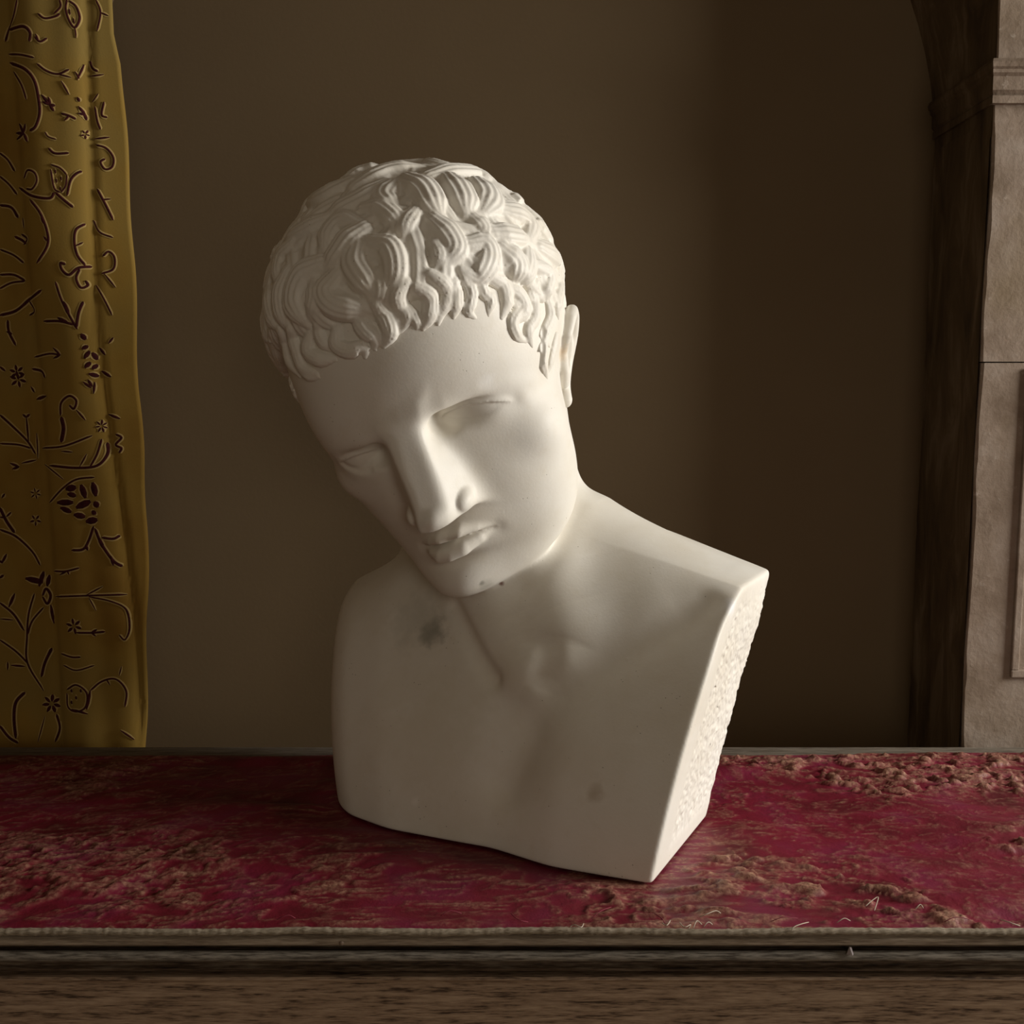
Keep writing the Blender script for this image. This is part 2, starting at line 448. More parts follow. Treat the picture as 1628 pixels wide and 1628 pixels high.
# ------------------------------------------------------------------ the bust: hair
def hairline_z(p):
    az = np.degrees(np.arctan2(np.abs(p[:, 0]), p[:, 1] + 10))
    return np.interp(az, [0, 20, 40, 55, 66, 76, 84, 92, 110, 140, 180], [62, 61, 56, 46, 30, 6, -18, -16, -22, -55, -80]).astype(np.float32)
def cap_field(P):
    p = to_head(P)
    f = ellip(p, (-3.5, -6, 42), (90.5, 102, 87)) - 0.5
    e = p[:, 2] - hairline_z(p)
    return (f + 14.0 * (1 - smoothstep(-4, 26, e))) * np.float32(HS)
def hair_base(P): return np.minimum(cap_field(P), figure_raw(P) + np.float32(0.0015))
_k1 = 1 / 2.907
LOCKS = [   # measured on a 2.907x enlargement whose corner is at (390, 230): points, half-width
    ([(330,190),(430,140),(520,110),(640,105)],45), ([(520,200),(600,160),(680,130),(820,110)],45), ([(820,90),(900,110),(980,130)],35),
    ([(850,160),(950,140),(1100,150),(1200,200)],45), ([(640,200),(540,260),(440,310),(370,360)],45), ([(480,190),(400,240),(300,290),(230,340)],50),
    ([(330,230),(240,290),(180,370)],45), ([(380,350),(300,390),(230,430),(180,470)],40), ([(160,380),(135,460),(120,560)],40),
    ([(230,460),(180,520),(160,600),(165,660)],38), ([(120,520),(95,600),(90,720)],35), ([(520,380),(450,360),(390,420),(370,500)],40),
    ([(540,400),(480,450),(430,520),(370,600)],45), ([(350,560),(280,600),(240,680),(240,760),(290,830)],48), ([(330,640),(330,720),(300,800)],35),
    ([(200,600),(170,700),(180,800),(200,850)],40), ([(120,680),(130,780),(160,860)],38), ([(92,760),(105,860),(132,930)],34),
    ([(560,300),(620,300),(680,340),(730,400)],40), ([(600,460),(660,480),(690,540),(690,620),(650,690)],42), ([(520,480),(510,560),(560,640),(600,700)],45),
    ([(420,610),(375,680),(420,745),(580,765)],40), ([(620,600),(630,680),(600,740)],28), ([(760,180),(830,230),(870,300),(900,340)],55),
    ([(680,200),(640,260),(700,310)],45), ([(950,180),(1000,260),(1020,330)],55), ([(1080,200),(1120,270),(1090,330)],55), ([(780,320),(740,380),(730,440)],35),
    ([(880,360),(940,420),(970,490),(920,560)],42), ([(880,470),(900,520),(880,570)],30), ([(1060,350),(1100,400),(1080,440)],35),
    ([(1040,470),(1100,470),(1120,540),(1060,610),(1000,580)],42), ([(1180,310),(1260,340),(1310,400),(1300,460)],50), ([(1150,420),(1220,430),(1300,440)],45),
    ([(1190,490),(1250,560),(1240,640)],45), ([(1300,510),(1290,590),(1240,620)],40), ([(1350,480),(1420,540),(1440,640)],45), ([(1320,300),(1400,400),(1450,500)],45),
    ([(1230,230),(1330,280),(1370,330)],40), ([(1400,450),(1470,560),(1495,680)],38),
    ([(310,880),(300,950),(350,990),(420,990)],34), ([(340,830),(360,900),(400,950)],28), ([(430,860),(430,920),(480,950),(550,940),(556,980)],34),
    ([(520,800),(560,860),(600,900),(600,940)],36), ([(610,740),(650,800),(670,870),(640,930)],36), ([(640,750),(690,800),(720,860)],24),
    ([(740,640),(700,700),(720,760),(750,800),(720,860)],32), ([(790,660),(850,700),(850,790),(820,850)],34), ([(760,760),(790,820),(790,855)],24),
    ([(850,600),(920,650),(930,720),(900,780),(890,830)],30), ([(960,640),(970,720),(960,800)],30), ([(1010,620),(1040,690),(1030,770),(1060,800)],28),
    ([(1080,620),(1100,690),(1130,720),(1120,790)],26), ([(1110,600),(1180,650),(1200,730),(1180,800)],34), ([(1190,650),(1260,700),(1280,770),(1230,830)],34),
    ([(1270,760),(1230,820),(1250,880),(1290,910)],28), ([(1330,720),(1330,800),(1300,860),(1320,930)],30), ([(1390,720),(1400,800),(1370,880),(1400,930)],28),
    ([(1450,640),(1430,740),(1440,800)],32), ([(1380,900),(1360,980),(1390,1080)],26), ([(1430,880),(1410,970),(1395,1060)],22),
    ([(220,850),(250,950),(280,1030),(340,1060)],34), ([(170,850),(200,920),(215,1000),(260,1070)],30), ([(135,920),(170,1000),(200,1080),(220,1150)],28),
    ([(105,900),(115,980),(155,1060)],26),
    ([(1330,560),(1390,600),(1380,680),(1320,700)],34), ([(1440,520),(1480,600),(1470,700)],30), ([(1300,640),(1350,700),(1400,690)],30), ([(1400,380),(1440,450),(1430,520)],34),
    ([(190,1090),(205,1150),(215,1205)],20), ([(150,1000),(175,1080),(190,1150)],26), ([(240,980),(290,1060),(350,1075)],24),
    ([(1340,640),(1310,690),(1340,740)],26), ([(1240,740),(1290,740),(1310,790)],24),
]
HAIR = []
def field_normal(field, P, e=0.0015):
    g = np.zeros((len(P), 3))
    for i in range(3):
        d = np.zeros(3); d[i] = e
        g[:, i] = field((P + d).astype(np.float32)) - field((P - d).astype(np.float32))
    return g / (np.linalg.norm(g, axis=1)[:, None] + 1e-12)
def add_lock(P, N, w, strands, depth=0.62):
    """P spline points on the scalp, N normals, w half-widths"""
    T = np.gradient(P, axis=0); T /= np.linalg.norm(T, axis=1)[:, None] + 1e-12
    Bn = np.cross(N, T); Bn /= np.linalg.norm(Bn, axis=1)[:, None] + 1e-12
    r = w.max() * 1.25
    HAIR.append((P.min(0) - r, P.max(0) + r, P.astype(np.float32), T.astype(np.float32), N.astype(np.float32), Bn.astype(np.float32), w.astype(np.float32), strands, depth))
def hair_locks(seed=3):
    rnd = np.random.RandomState(seed)
    def even(p, n=18):
        q = spline(np.array(p, float), 10); d = np.r_[0, np.cumsum(np.linalg.norm(np.diff(q, axis=0), axis=1))]
        u = np.linspace(0, d[-1], n); return np.stack([np.interp(u, d, q[:, 0]), np.interp(u, d, q[:, 1])], 1)
    sp = [even(p) for p, _ in LOCKS]
    # an under-layer of curls all round the head
    n = 460; k = np.arange(n) + 0.5; ph = np.arccos(1 - 2 * k / n); th = math.pi * (1 + 5 ** 0.5) * k
    d = np.stack([np.cos(th) * np.sin(ph), np.sin(th) * np.sin(ph), np.cos(ph)], 1)
    pts = np.array([-3.5, -6, 42]) + d * np.array([90.5, 102, 87]); pw = to_world(pts); nw = (d / np.array([90.5, 102, 87])) @ HR.T
    nw /= np.linalg.norm(nw, axis=1)[:, None]
    facing = (nw * (C0 - pw)).sum(1) / np.linalg.norm(C0 - pw, axis=1)
    e = pts[:, 2] - hairline_z(pts)
    for j in np.flatnonzero(e > np.where(facing > 0.1, 15, 5)):
        tang = np.cross(nw[j], rnd.randn(3)); tang /= np.linalg.norm(tang)
        down = -HR[:, 2] - nw[j] * (-HR[:, 2] @ nw[j]); tang = tang * 0.5 + down; tang /= np.linalg.norm(tang)
        side = np.cross(nw[j], tang); L = 0.042 + 0.02 * rnd.rand(); cv = rnd.randn() * 0.5
        tt = np.linspace(-0.5, 0.5, 10)[:, None]
        P = pw[j] + tang * tt * L + side * cv * L * (tt ** 2)
        f = cap_field(P.astype(np.float32)); N = field_normal(cap_field, P); P = P - N * f[:, None]
        seen = facing[j] > 0.1
        wm = 0.0095 if seen else 0.0115
        add_lock(P - N * wm * (0.18 if seen else 0.1), N, wm * np.interp(tt[:, 0], [-0.5, -0.2, 0.2, 0.5], [0.7, 1, 0.9, 0.35]), 2.6)
    allp = np.vstack(sp); px = 390 + allp[:, 0] * _k1; py = 230 + allp[:, 1] * _k1
    W, hit = trace(hair_base, px, py, near=0.010)
    for _ in range(4):
        Nn = field_normal(hair_base, W); W = W - Nn * hair_base(W.astype(np.float32))[:, None]
    Nn = field_normal(hair_base, W); i = 0
    for k_, (s, (_, w)) in enumerate(zip(sp, LOCKS)):
        fringe = k_ >= 40
        P = W[i:i + len(s)]; N = Nn[i:i + len(s)]; ok = hit[i:i + len(s)]; i += len(s)
        good = ok
        P, N = P[good], N[good]
        if len(P) < 5: continue
        jump = np.flatnonzero(np.linalg.norm(np.diff(P, axis=0), axis=1) > 0.018)
        if len(jump): P, N = P[:jump[0] + 1], N[:jump[0] + 1]
        if len(P) < 5: print('short lock', px[i - 1]); continue
        t = np.linspace(0, 1, len(P)); wm = w * _k1 * 0.00062 * (1.2 if fringe else 1.5)
        prof = wm * np.interp(t, [0, 0.25, 0.7, 1], [0.75, 1.0, 0.92, 0.35])
        add_lock(P + N * (wm * 0.02), N, prof, 3.2 if w < 30 else 4.6, 0.9 if fringe else 0.68)
def hair_field(P):
    f = cap_field(P); pl, ph = P.min(0), P.max(0)
    for lo, hi, Q, T, N, Bn, w, st, dep in HAIR:
        if (lo > ph).any() or (hi < pl).any(): continue
        m = np.flatnonzero(((P > lo) & (P < hi)).all(1))
        if not len(m): continue
        X = P[m]; n = len(Q)
        d2 = ((X[:, None, :] - Q[None]) ** 2).sum(2); bi = d2.argmin(1)
        al = ((X - Q[bi]) * T[bi]).sum(1)
        j = np.clip(bi + np.where(al > 0, 1, -1), 0, n - 1); endm = j == bi
        seg = np.sqrt(((Q[j] - Q[bi]) ** 2).sum(1)) + 1e-9
        fr = np.where(endm, 0, np.clip(np.abs(al) / seg, 0, 1)).astype(np.float32)[:, None]
        mixv = lambda A: A[bi] * (1 - fr) + A[j] * fr
        V = X - mixv(Q); ww = w[bi] * (1 - fr[:, 0]) + w[j] * fr[:, 0]
        s = (V * mixv(Bn)).sum(1); h = (V * mixv(N)).sum(1); hh = ww * dep
        rr = np.sqrt((s / ww) ** 2 + (h / hh) ** 2 + np.where(endm, al / ww, 0) ** 2)
        ang = s / ww
        rip = (0.085 if st < 4 else 0.06) * np.cos(ang * math.pi * st + 0.6 * st) * (np.abs(ang) < 1)
        g = (rr - 1 - rip) * hh * 0.8
        f[m] = smin(f[m], g, np.float32(0.0013))
    return f
VOX = 0.0015

# ------------------------------------------------------------------ materials
BUST_AT = np.array([0.02, 0.95, 0.0])
STAINS = [  # place on the cast, radius, colour, strength
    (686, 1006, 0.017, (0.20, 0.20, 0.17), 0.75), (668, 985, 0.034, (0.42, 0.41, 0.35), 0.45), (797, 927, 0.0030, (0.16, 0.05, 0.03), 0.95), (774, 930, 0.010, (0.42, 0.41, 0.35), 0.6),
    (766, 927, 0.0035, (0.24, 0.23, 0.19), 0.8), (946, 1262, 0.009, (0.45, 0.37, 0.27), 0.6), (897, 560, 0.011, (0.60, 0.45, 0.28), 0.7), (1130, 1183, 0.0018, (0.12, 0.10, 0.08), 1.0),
    (660, 1273, 0.005, (0.92, 0.90, 0.85), 0.5), (775, 608, 0.010, (0.92, 0.91, 0.88), 0.6), (1165, 962, 0.011, (0.92, 0.93, 0.95), 0.7), (700, 1150, 0.05, (0.68, 0.64, 0.54), 0.5)]
def mat_plaster():
    t = NT('aged_plaster'); v = t.coord()
    n1 = t.noise(v, 9, 5, 0.6); n2 = t.noise(v, 55, 6, 0.65); n3 = t.noise(v, 420, 3, 0.6)
    c = t.ramp(n1, [(0.30, (0.72, 0.675, 0.585)), (0.55, (0.79, 0.76, 0.69)), (0.75, (0.80, 0.78, 0.725))])
    c = t.mix(t.ramp(n2, [(0.55, (0, 0, 0)), (0.75, (0.30, 0.30, 0.30))]), c, (0.68, 0.62, 0.50))
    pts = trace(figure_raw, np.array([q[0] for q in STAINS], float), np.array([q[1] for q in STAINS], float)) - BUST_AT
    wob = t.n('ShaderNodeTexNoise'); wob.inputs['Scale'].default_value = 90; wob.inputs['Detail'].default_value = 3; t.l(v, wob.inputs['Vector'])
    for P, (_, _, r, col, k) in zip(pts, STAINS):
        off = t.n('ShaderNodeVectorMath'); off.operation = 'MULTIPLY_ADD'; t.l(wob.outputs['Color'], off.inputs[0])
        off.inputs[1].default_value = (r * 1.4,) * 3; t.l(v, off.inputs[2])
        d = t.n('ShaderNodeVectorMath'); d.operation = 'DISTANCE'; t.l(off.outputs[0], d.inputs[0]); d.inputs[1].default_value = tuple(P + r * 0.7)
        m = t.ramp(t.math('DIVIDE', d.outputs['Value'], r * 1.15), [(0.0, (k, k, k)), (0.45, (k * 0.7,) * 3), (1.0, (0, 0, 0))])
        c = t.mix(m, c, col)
    vo = t.n('ShaderNodeTexVoronoi'); vo.inputs['Scale'].default_value = 170; t.l(v, vo.inputs['Vector'])
    pit = t.ramp(vo.outputs['Distance'], [(0.06, (1, 1, 1)), (0.11, (0, 0, 0))])
    sel = t.ramp(t.noise(v, 26, 2, 0.5), [(0.57, (0, 0, 0)), (0.62, (1, 1, 1))])
    pits = t.mix(1.0, pit, sel, 'MULTIPLY')
    c = t.mix(t.math('MULTIPLY', pits, 0.8), c, (0.26, 0.22, 0.17))
    t.set(c, t.math('ADD', t.math('MULTIPLY', n2, 0.25), 0.38), 0.32)
    h = t.math('ADD', t.math('MULTIPLY', n3, 0.5), t.math('MULTIPLY', n2, 0.8))
    h = t.math('SUBTRACT', h, t.math('MULTIPLY', pits, 1.5))
    t.bump(h, 0.22, 0.0008)
    return t.m
def mat_wall():
    t = NT('olive_brown_wall_paint'); v = t.coord()
    n = t.noise(v, 2.2, 4, 0.5); n2 = t.noise(v, 160, 3, 0.6)
    c = t.ramp(n, [(0.35, (0.132, 0.090, 0.047)), (0.65, (0.150, 0.105, 0.057))])
    t.set(c, 0.75, 0.2); t.bump(n2, 0.12, 0.001); return t.m
def mat_jamb():
    t = NT('dark_brown_jamb'); v = t.coord((1, 1, 0.25))
    n = t.noise(v, 26, 5, 0.6, 0.6)
    c = t.ramp(n, [(0.32, (0.050, 0.031, 0.016)), (0.52, (0.105, 0.068, 0.033)), (0.72, (0.20, 0.145, 0.09))])
    t.set(c, 0.7, 0.25); t.bump(n, 0.3, 0.003); return t.m
def mat_stone():
    t = NT('mottled_limestone'); v = t.coord()
    n = t.noise(v, 16, 6, 0.62); n2 = t.noise(v, 60, 5, 0.65); n3 = t.noise(v, 5, 3, 0.5)
    c = t.ramp(n, [(0.32, (0.175, 0.125, 0.086)), (0.50, (0.245, 0.185, 0.137)), (0.70, (0.31, 0.25, 0.20))])
    c = t.mix(t.ramp(n2, [(0.62, (0, 0, 0)), (0.72, (0.6, 0.6, 0.6))]), c, (0.44, 0.38, 0.32))
    c = t.mix(t.ramp(n3, [(0.58, (0, 0, 0)), (0.72, (0.5, 0.5, 0.5))]), c, (0.20, 0.145, 0.075))
    t.set(c, 0.8, 0.25); t.bump(t.math('ADD', n2, n), 0.4, 0.003); return t.m
def mat_wood(name, stops, rough=0.6, grain=1.0):
    t = NT(name)
    n = t.noise(t.coord((4, 60, 60)), 3.0, 6, 0.6, 0.3); n2 = t.noise(t.coord((70, 700, 700)), 1.0, 3, 0.6); n3 = t.noise(t.coord((16, 190, 190)), 1.0, 4, 0.6, 0.5)
    f = t.math('ADD', t.math('ADD', t.math('MULTIPLY', n, 0.32), t.math('MULTIPLY', n2, 0.40)), t.math('MULTIPLY', n3, 0.28))
    c = t.ramp(f, stops); t.set(c, rough, 0.3); t.bump(f, 0.5 * grain, 0.0012); return t.m
M_PLASTER = mat_plaster(); M_WALL = mat_wall(); M_JAMB = mat_jamb(); M_STONE = mat_stone()
M_OAK = mat_wood('weathered_oak', [(0.40, (0.065, 0.038, 0.022)), (0.48, (0.27, 0.18, 0.115)), (0.60, (0.42, 0.30, 0.20))])
M_DARKOAK = mat_wood('blackened_oak_moulding', [(0.40, (0.016, 0.011, 0.008)), (0.50, (0.085, 0.056, 0.036)), (0.62, (0.19, 0.15, 0.11))], rough=0.45)
M_GREYTOP = mat_wood('greyed_oak_top', [(0.40, (0.17, 0.125, 0.085)), (0.58, (0.40, 0.325, 0.245))])
M_TOP = mat_wood('dull_grey_oak_top', [(0.40, (0.075, 0.058, 0.042)), (0.58, (0.19, 0.16, 0.125))])
t = NT('room_plaster'); t.set((0.27, 0.21, 0.145), 0.9); M_ROOM = t.m
t = NT('floor_boards'); t.set(t.ramp(t.noise(t.coord((1, 8, 1)), 4, 4), [(0.3, (0.10, 0.06, 0.035)), (0.7, (0.20, 0.13, 0.08))]), 0.6); M_FLOOR = t.m
t = NT('window_frame_paint'); t.set((0.7, 0.68, 0.62), 0.5); M_FRAME = t.m

def box_bm(lo, hi, bev=0.0, bm=None):
    new = bm is None
    if new: bm = bmesh.new()
    r = bmesh.ops.create_cube(bm, size=1.0); vs = r['verts']
    for v in vs:
        for i in range(3): v.co[i] = lo[i] + (v.co[i] + 0.5) * (hi[i] - lo[i])
    if bev:
        es = list({e for v in vs for e in v.link_edges})
        bmesh.ops.bevel(bm, geom=es, offset=bev, segments=2, affect='EDGES', profile=0.6)
    return bm
def box(name, lo, hi, mat, parent=None, bev=0.0): return bm_obj(name, box_bm(lo, hi, bev), mat, parent)
def extrude_x(name, prof, x0, x1, mat, parent=None, closed=True, nseg=1, smooth=False):
    """sweep a (y, z) profile along x"""
    vs, fs = [], []; n = len(prof)
    for k in range(nseg + 1):
        x = x0 + (x1 - x0) * k / nseg
        vs += [(x, y, z) for y, z in prof]
    for k in range(nseg):
        for i in range(n if closed else n - 1):
            j = (i + 1) % n
            fs.append((k * n + i, k * n + j, (k + 1) * n + j, (k + 1) * n + i))
    if closed: fs += [tuple(range(n))[::-1], tuple(range(nseg * n, nseg * n + n))]
    o = mesh_obj(name, vs, fs, mat, parent, smooth)
    bm = bmesh.new(); bm.from_mesh(o.data); bmesh.ops.recalc_face_normals(bm, faces=bm.faces); bm.to_mesh(o.data); bm.free()
    return o

# ------------------------------------------------------------------ the room
ZF, ZC = -0.78, 3.05
NY0, NY1, NX = 1.30, 1.47, 0.588          # niche: front face, back wall, half width
SPRING = 0.735                            # arch springs here
tag(box('floor', (-2.5, -3.1, ZF - 0.1), (2.5, 1.7, ZF), M_FLOOR), 'worn dark floorboards of the room', kind='structure')
tag(box('ceiling', (-2.5, -3.1, ZC), (2.5, 1.7, ZC + 0.1), M_ROOM), 'plain plaster ceiling of the room', kind='structure')
tag(box('wall_back', (-0.75, NY1, ZF), (0.75, NY1 + 0.08, 1.6), M_WALL), 'olive brown painted wall at the back of the arched niche', kind='structure')
tag(box('wall_left', (-2.5, -3.1, ZF), (-2.4, 1.7, ZC), M_ROOM), 'plain left wall of the room', kind='structure')
tag(box('wall_rear', (-2.4, -3.1, ZF), (2.4, -3.0, ZC), M_ROOM), 'plain rear wall of the room', kind='structure')
# right wall with its window opening
wy0, wy1, wz0, wz1 = 0.28, 1.20, 0.38, 1.26
bm = box_bm((2.4, -3.1, ZF), (2.5, wy0, ZC)); box_bm((2.4, wy1, ZF), (2.5, 1.7, ZC), bm=bm)
box_bm((2.4, wy0, ZF), (2.5, wy1, wz0), bm=bm); box_bm((2.4, wy0, wz1), (2.5, wy1, ZC), bm=bm)
tag(bm_obj('wall_right', bm, M_ROOM), 'plain right wall of the room with a window opening', kind='structure')
bm = bmesh.new()
for lo, hi in (((2.41, wy0, wz0), (2.46, wy0 + 0.05, wz1)), ((2.41, wy1 - 0.05, wz0), (2.46, wy1, wz1)), ((2.41, wy0 + 0.05, wz0), (2.46, wy1 - 0.05, wz0 + 0.05)),
               ((2.41, wy0 + 0.05, wz1 - 0.05), (2.46, wy1 - 0.05, wz1))): box_bm(lo, hi, bm=bm)
tag(bm_obj('window_1', bm, M_FRAME), 'white window frame in the right wall', kind='structure')

bm = bmesh.new()
for lo, hi in (((0.03, -3.0, -0.16), (0.08, -2.97, 1.66)), ((1.42, -3.0, -0.16), (1.47, -2.97, 1.66)), ((0.08, -3.0, -0.16), (1.42, -2.97, -0.11)), ((0.08, -3.0, 1.61), (1.42, -2.97, 1.66))): box_bm(lo, hi, bm=bm)
tag(bm_obj('rear_fill_frame', bm, M_FRAME), 'white frame added around the rear fill light', kind='structure')  # unseen frame added for the rear fill light; wall behind is solid
# wall with the arched niche opening: left pier, right pier, spandrel with arch soffit
def arch_wall():
    """the soffit is splayed: it springs lower at the back wall than at the front face"""
    vs, fs = [], []; n = 48; SF = 1.06
    back = [(-NX * math.cos(math.pi * i / n), SPRING + NX * math.sin(math.pi * i / n)) for i in range(n + 1)]
    front = []
    for i in range(n + 1):
        t = i / n
        if t < 0.2: front.append((-NX, SPRING + (SF - SPRING) * t / 0.2))
        elif t > 0.8: front.append((NX, SPRING + (SF - SPRING) * (1 - t) / 0.2))
        else:
            a = math.pi * (t - 0.2) / 0.6; front.append((-NX * math.cos(a), SF + NX * math.sin(a)))
    for y, pts in ((NY0, front), (NY1, back)):
        vs += [(x, y, z) for x, z in pts] + [(x, y, ZC) for x, z in pts]
    m = n + 1
    for i in range(n):
        a, b = i, i + 1
        fs.append((a, b, m + b, m + a))
        fs.append((a, 2 * m + a, 2 * m + b, b))
    return vs, fs
vs, fs = arch_wall()
o = mesh_obj('trim_1', vs, fs, M_JAMB, None, False); tag(o, 'dark brown soffit and face of the niche arch', kind='structure')
rw = empty('wall_pier_right'); tag(rw, 'pale mottled stone pier at the right of the niche', kind='structure')
def block(name, x0, x1, z0, z1, parent, y0=NY0, chip=0.0, mat=None, seed=1):
    """dressed stone with a slightly chipped front-left arris"""
    rnd = random.Random(seed); n = max(2, int((z1 - z0) / 0.012)); vs = []; fs = []
    for k in range(n + 1):
        z = z0 + (z1 - z0) * k / n; c = 0.0015 + chip * max(0.0, float(vnoise(np.array([[z * 28 + seed * 5.1, 0.3, 0.7]]))[0]) - 0.45) * (1.2 + 0.5 * rnd.random())
        w = 0.0012 * math.sin(z * 23 + seed)
        vs += [(x0 + w, NY1, z), (x0 + w, y0 + c, z), (x0 + w + c, y0, z), (x1, y0, z), (x1, NY1, z)]
    for k in range(n):
        for i in range(5):
            j = (i + 1) % 5; fs.append((k * 5 + i, (k + 1) * 5 + i, (k + 1) * 5 + j, k * 5 + j))
    fs += [tuple(range(5)), tuple(range(n * 5, n * 5 + 5))[::-1]]
    return mesh_obj(name, vs, fs, mat or M_STONE, parent, False)
def zpx(py, y): return on_y(814, py, y)[2]
zj = zpx(576, NY0); zc0 = zpx(167, NY0); zc1 = zpx(101, NY0)
block('stone_block', NX + 0.002, 1.3, ZF, zj - 0.0008, rw, chip=0.004, seed=3)
block('stone_block', NX + 0.002, 1.3, zj + 0.0008, zc0, rw, chip=0.004, seed=5)
block('stone_block', NX + 0.001, 1.3, zc1, ZC, rw, chip=0.001, seed=8)
# capital: stacked mouldings returning along the jamb
H = zc1 - zc0
prof = [(a * 1.5, b) for a, b in [(0.0, 0.0), (0.006, 0.0), (0.006, 0.18), (0.004, 0.22), (0.008, 0.30), (0.0085, 0.62), (0.012, 0.68), (0.012, 0.76), (0.0145, 0.80), (0.016, 0.90), (0.0135, 1.0), (0.0, 1.0)]]
vs, fs = [], []; n = len(prof)
for (cx, cy) in ((1.3, NY0), (NX, NY0)):
    for d, h in prof:
        if (cx, cy) == (1.3, NY0): vs.append((cx, cy - d, zc0 + h * H))
        else: vs.append((cx - d * 0.55, cy - d, zc0 + h * H))
for k in range(1):
    for i in range(n - 1): fs.append((k * n + i, k * n + i + 1, (k + 1) * n + i + 1, (k + 1) * n + i))
o = mesh_obj('capital', vs, fs, M_STONE, rw, False); o['label'] = 'stepped stone capital moulding'
bm = bmesh.new(); bm.from_mesh(o.data); bmesh.ops.recalc_face_normals(bm, faces=bm.faces); bm.to_mesh(o.data); bm.free()
vs = [(NX - d * 0.55, (NY0 - d) if k == 0 else NY1, zc0 + h * H) for k in (0, 1) for d, h in prof]
o = mesh_obj('capital_return', vs, [(i, n + i, n + i + 1, i + 1) for i in range(n - 1)], M_JAMB, rw, False)
# raised panel border on the lower block
px0 = on_y(1609, 1000, NY0)[0]; zb = zpx(1064, NY0); zt = zpx(585, NY0)
bm = box_bm((px0, NY0 - 0.005, zb), (px0 + 0.010, NY0 + 0.01, zt), 0.0015); box_bm((px0, NY0 - 0.005, zb - 0.010), (1.25, NY0 + 0.01, zb), 0.0015, bm=bm)
bm_obj('panel_border', bm, M_STONE, rw)
# jamb lining (dark) on both sides of the niche
def jamb(x0, x1, name, label):
    n = 90; rnd = random.Random(5); vs = []; fs = []
    sgn = 1 if x0 > 0 else -1
    for k in range(n + 1):
        z = ZF + (SPRING + 0.02 - ZF) * k / n
        for j, y in enumerate((NY0 + 0.004, NY0 + 0.05, NY0 + 0.11, NY1)):
            vs.append((x0 - sgn * ((0.0005 + 0.0022 * rnd.random() + 0.004 * (j == 2)) if j else 0.0), y, z))
    for k in range(n):
        for j in range(3): fs.append((k * 4 + j, k * 4 + j + 1, k * 4 + 5 + j, k * 4 + 4 + j))
    o = mesh_obj(name, vs, fs, M_JAMB, None, True); tag(o, label, kind='structure')
jamb(NX, 0, 'trim_2', 'dark brown jamb lining at the right of the niche')
jamb(-NX, 0, 'trim_3', 'dark brown jamb lining at the left of the niche')
tag(box('wall_pier_left', (-1.6, NY0, ZF), (-NX, NY1, ZC), M_STONE), 'stone pier behind the mustard curtain', kind='structure')
tag(box('wall_front', (-2.4, NY0 + 0.01, ZF), (-1.6, NY1, ZC), M_ROOM), 'plain wall beside the curtained pier', kind='structure')
tag(box('trim_4', (1.3, NY0 + 0.01, ZF), (2.4, NY1, ZC), M_ROOM), 'plain wall beside the stone pier', kind='structure')

# ------------------------------------------------------------------ the table
TT = -0.005                                # table top surface (the runner lies on it)
tb = empty('oak_table', (0, 0.98, ZF)); tag(tb, 'old oak table with a dark grooved moulding along its front edge', 'table')
TX = 0.98; off = Vector((0, 0.98, ZF))
def tpart(o):
    o.parent = tb; o.matrix_parent_inverse.identity(); o.location = -off; return o
yf = 0.7655
tpart(extrude_x('tabletop', [(1.204, TT), (yf + 0.03, TT), (yf + 0.03, TT - 0.0095), (1.204, TT - 0.0095)], -TX, TX, M_TOP))
tpart(extrude_x('edge_strip', [(yf + 0.03, TT), (yf + 0.003, TT), (yf, TT - 0.0025), (yf, TT - 0.0065), (yf + 0.003, TT - 0.009), (yf + 0.03, TT - 0.0095)], -TX, TX, M_GREYTOP))
mp = [(yf + 0.30, TT - 0.010), (yf + 0.012, TT - 0.010), (yf + 0.0115, TT - 0.0145), (yf + 0.006, TT - 0.0155), (yf + 0.005, TT - 0.0205)]
mp += [(yf + 0.0065, TT - 0.022), (yf + 0.0085, TT - 0.026), (yf + 0.0085, TT - 0.0285), (yf + 0.006, TT - 0.0300), (yf + 0.0075, TT - 0.033), (yf + 0.012, TT - 0.0355), (yf + 0.018, TT - 0.0375), (yf + 0.30, TT - 0.0375)]
tpart(extrude_x('moulding', mp, -TX, TX, M_DARKOAK))
t = NT('dusty_bead_wood'); t.set(t.ramp(t.noise(t.coord((30, 300, 300)), 2, 4, 0.6), [(0.35, (0.08, 0.066, 0.052)), (0.62, (0.30, 0.27, 0.225))]), 0.85, 0.2); M_DUST = t.m
tpart(extrude_x('bead', [(yf + 0.008, TT - 0.0155)] + [(yf + 0.0045 - 0.0045 * math.sin(a), TT - 0.0180 + 0.0042 * math.cos(a)) for a in np.linspace(0.0, math.pi * 0.8, 8)] + [(yf + 0.008, TT - 0.0215)], -TX, TX, M_DUST, smooth=False))
tpart(extrude_x('apron_board', [(yf + 0.035, TT - 0.0375), (yf + 0.007, TT - 0.0378), (yf + 0.0055, TT - 0.0395), (yf + 0.0065, TT - 0.042), (yf + 0.0075, TT - 0.16), (yf + 0.035, TT - 0.16)], -TX, TX, M_OAK))
for x in (-TX + 0.06, TX - 0.06):
    for y in (yf + 0.07, 1.16):
        tpart(box('leg', (x - 0.035, y - 0.03, ZF), (x + 0.035, y + 0.03, TT - 0.010), M_OAK, None, 0.004))

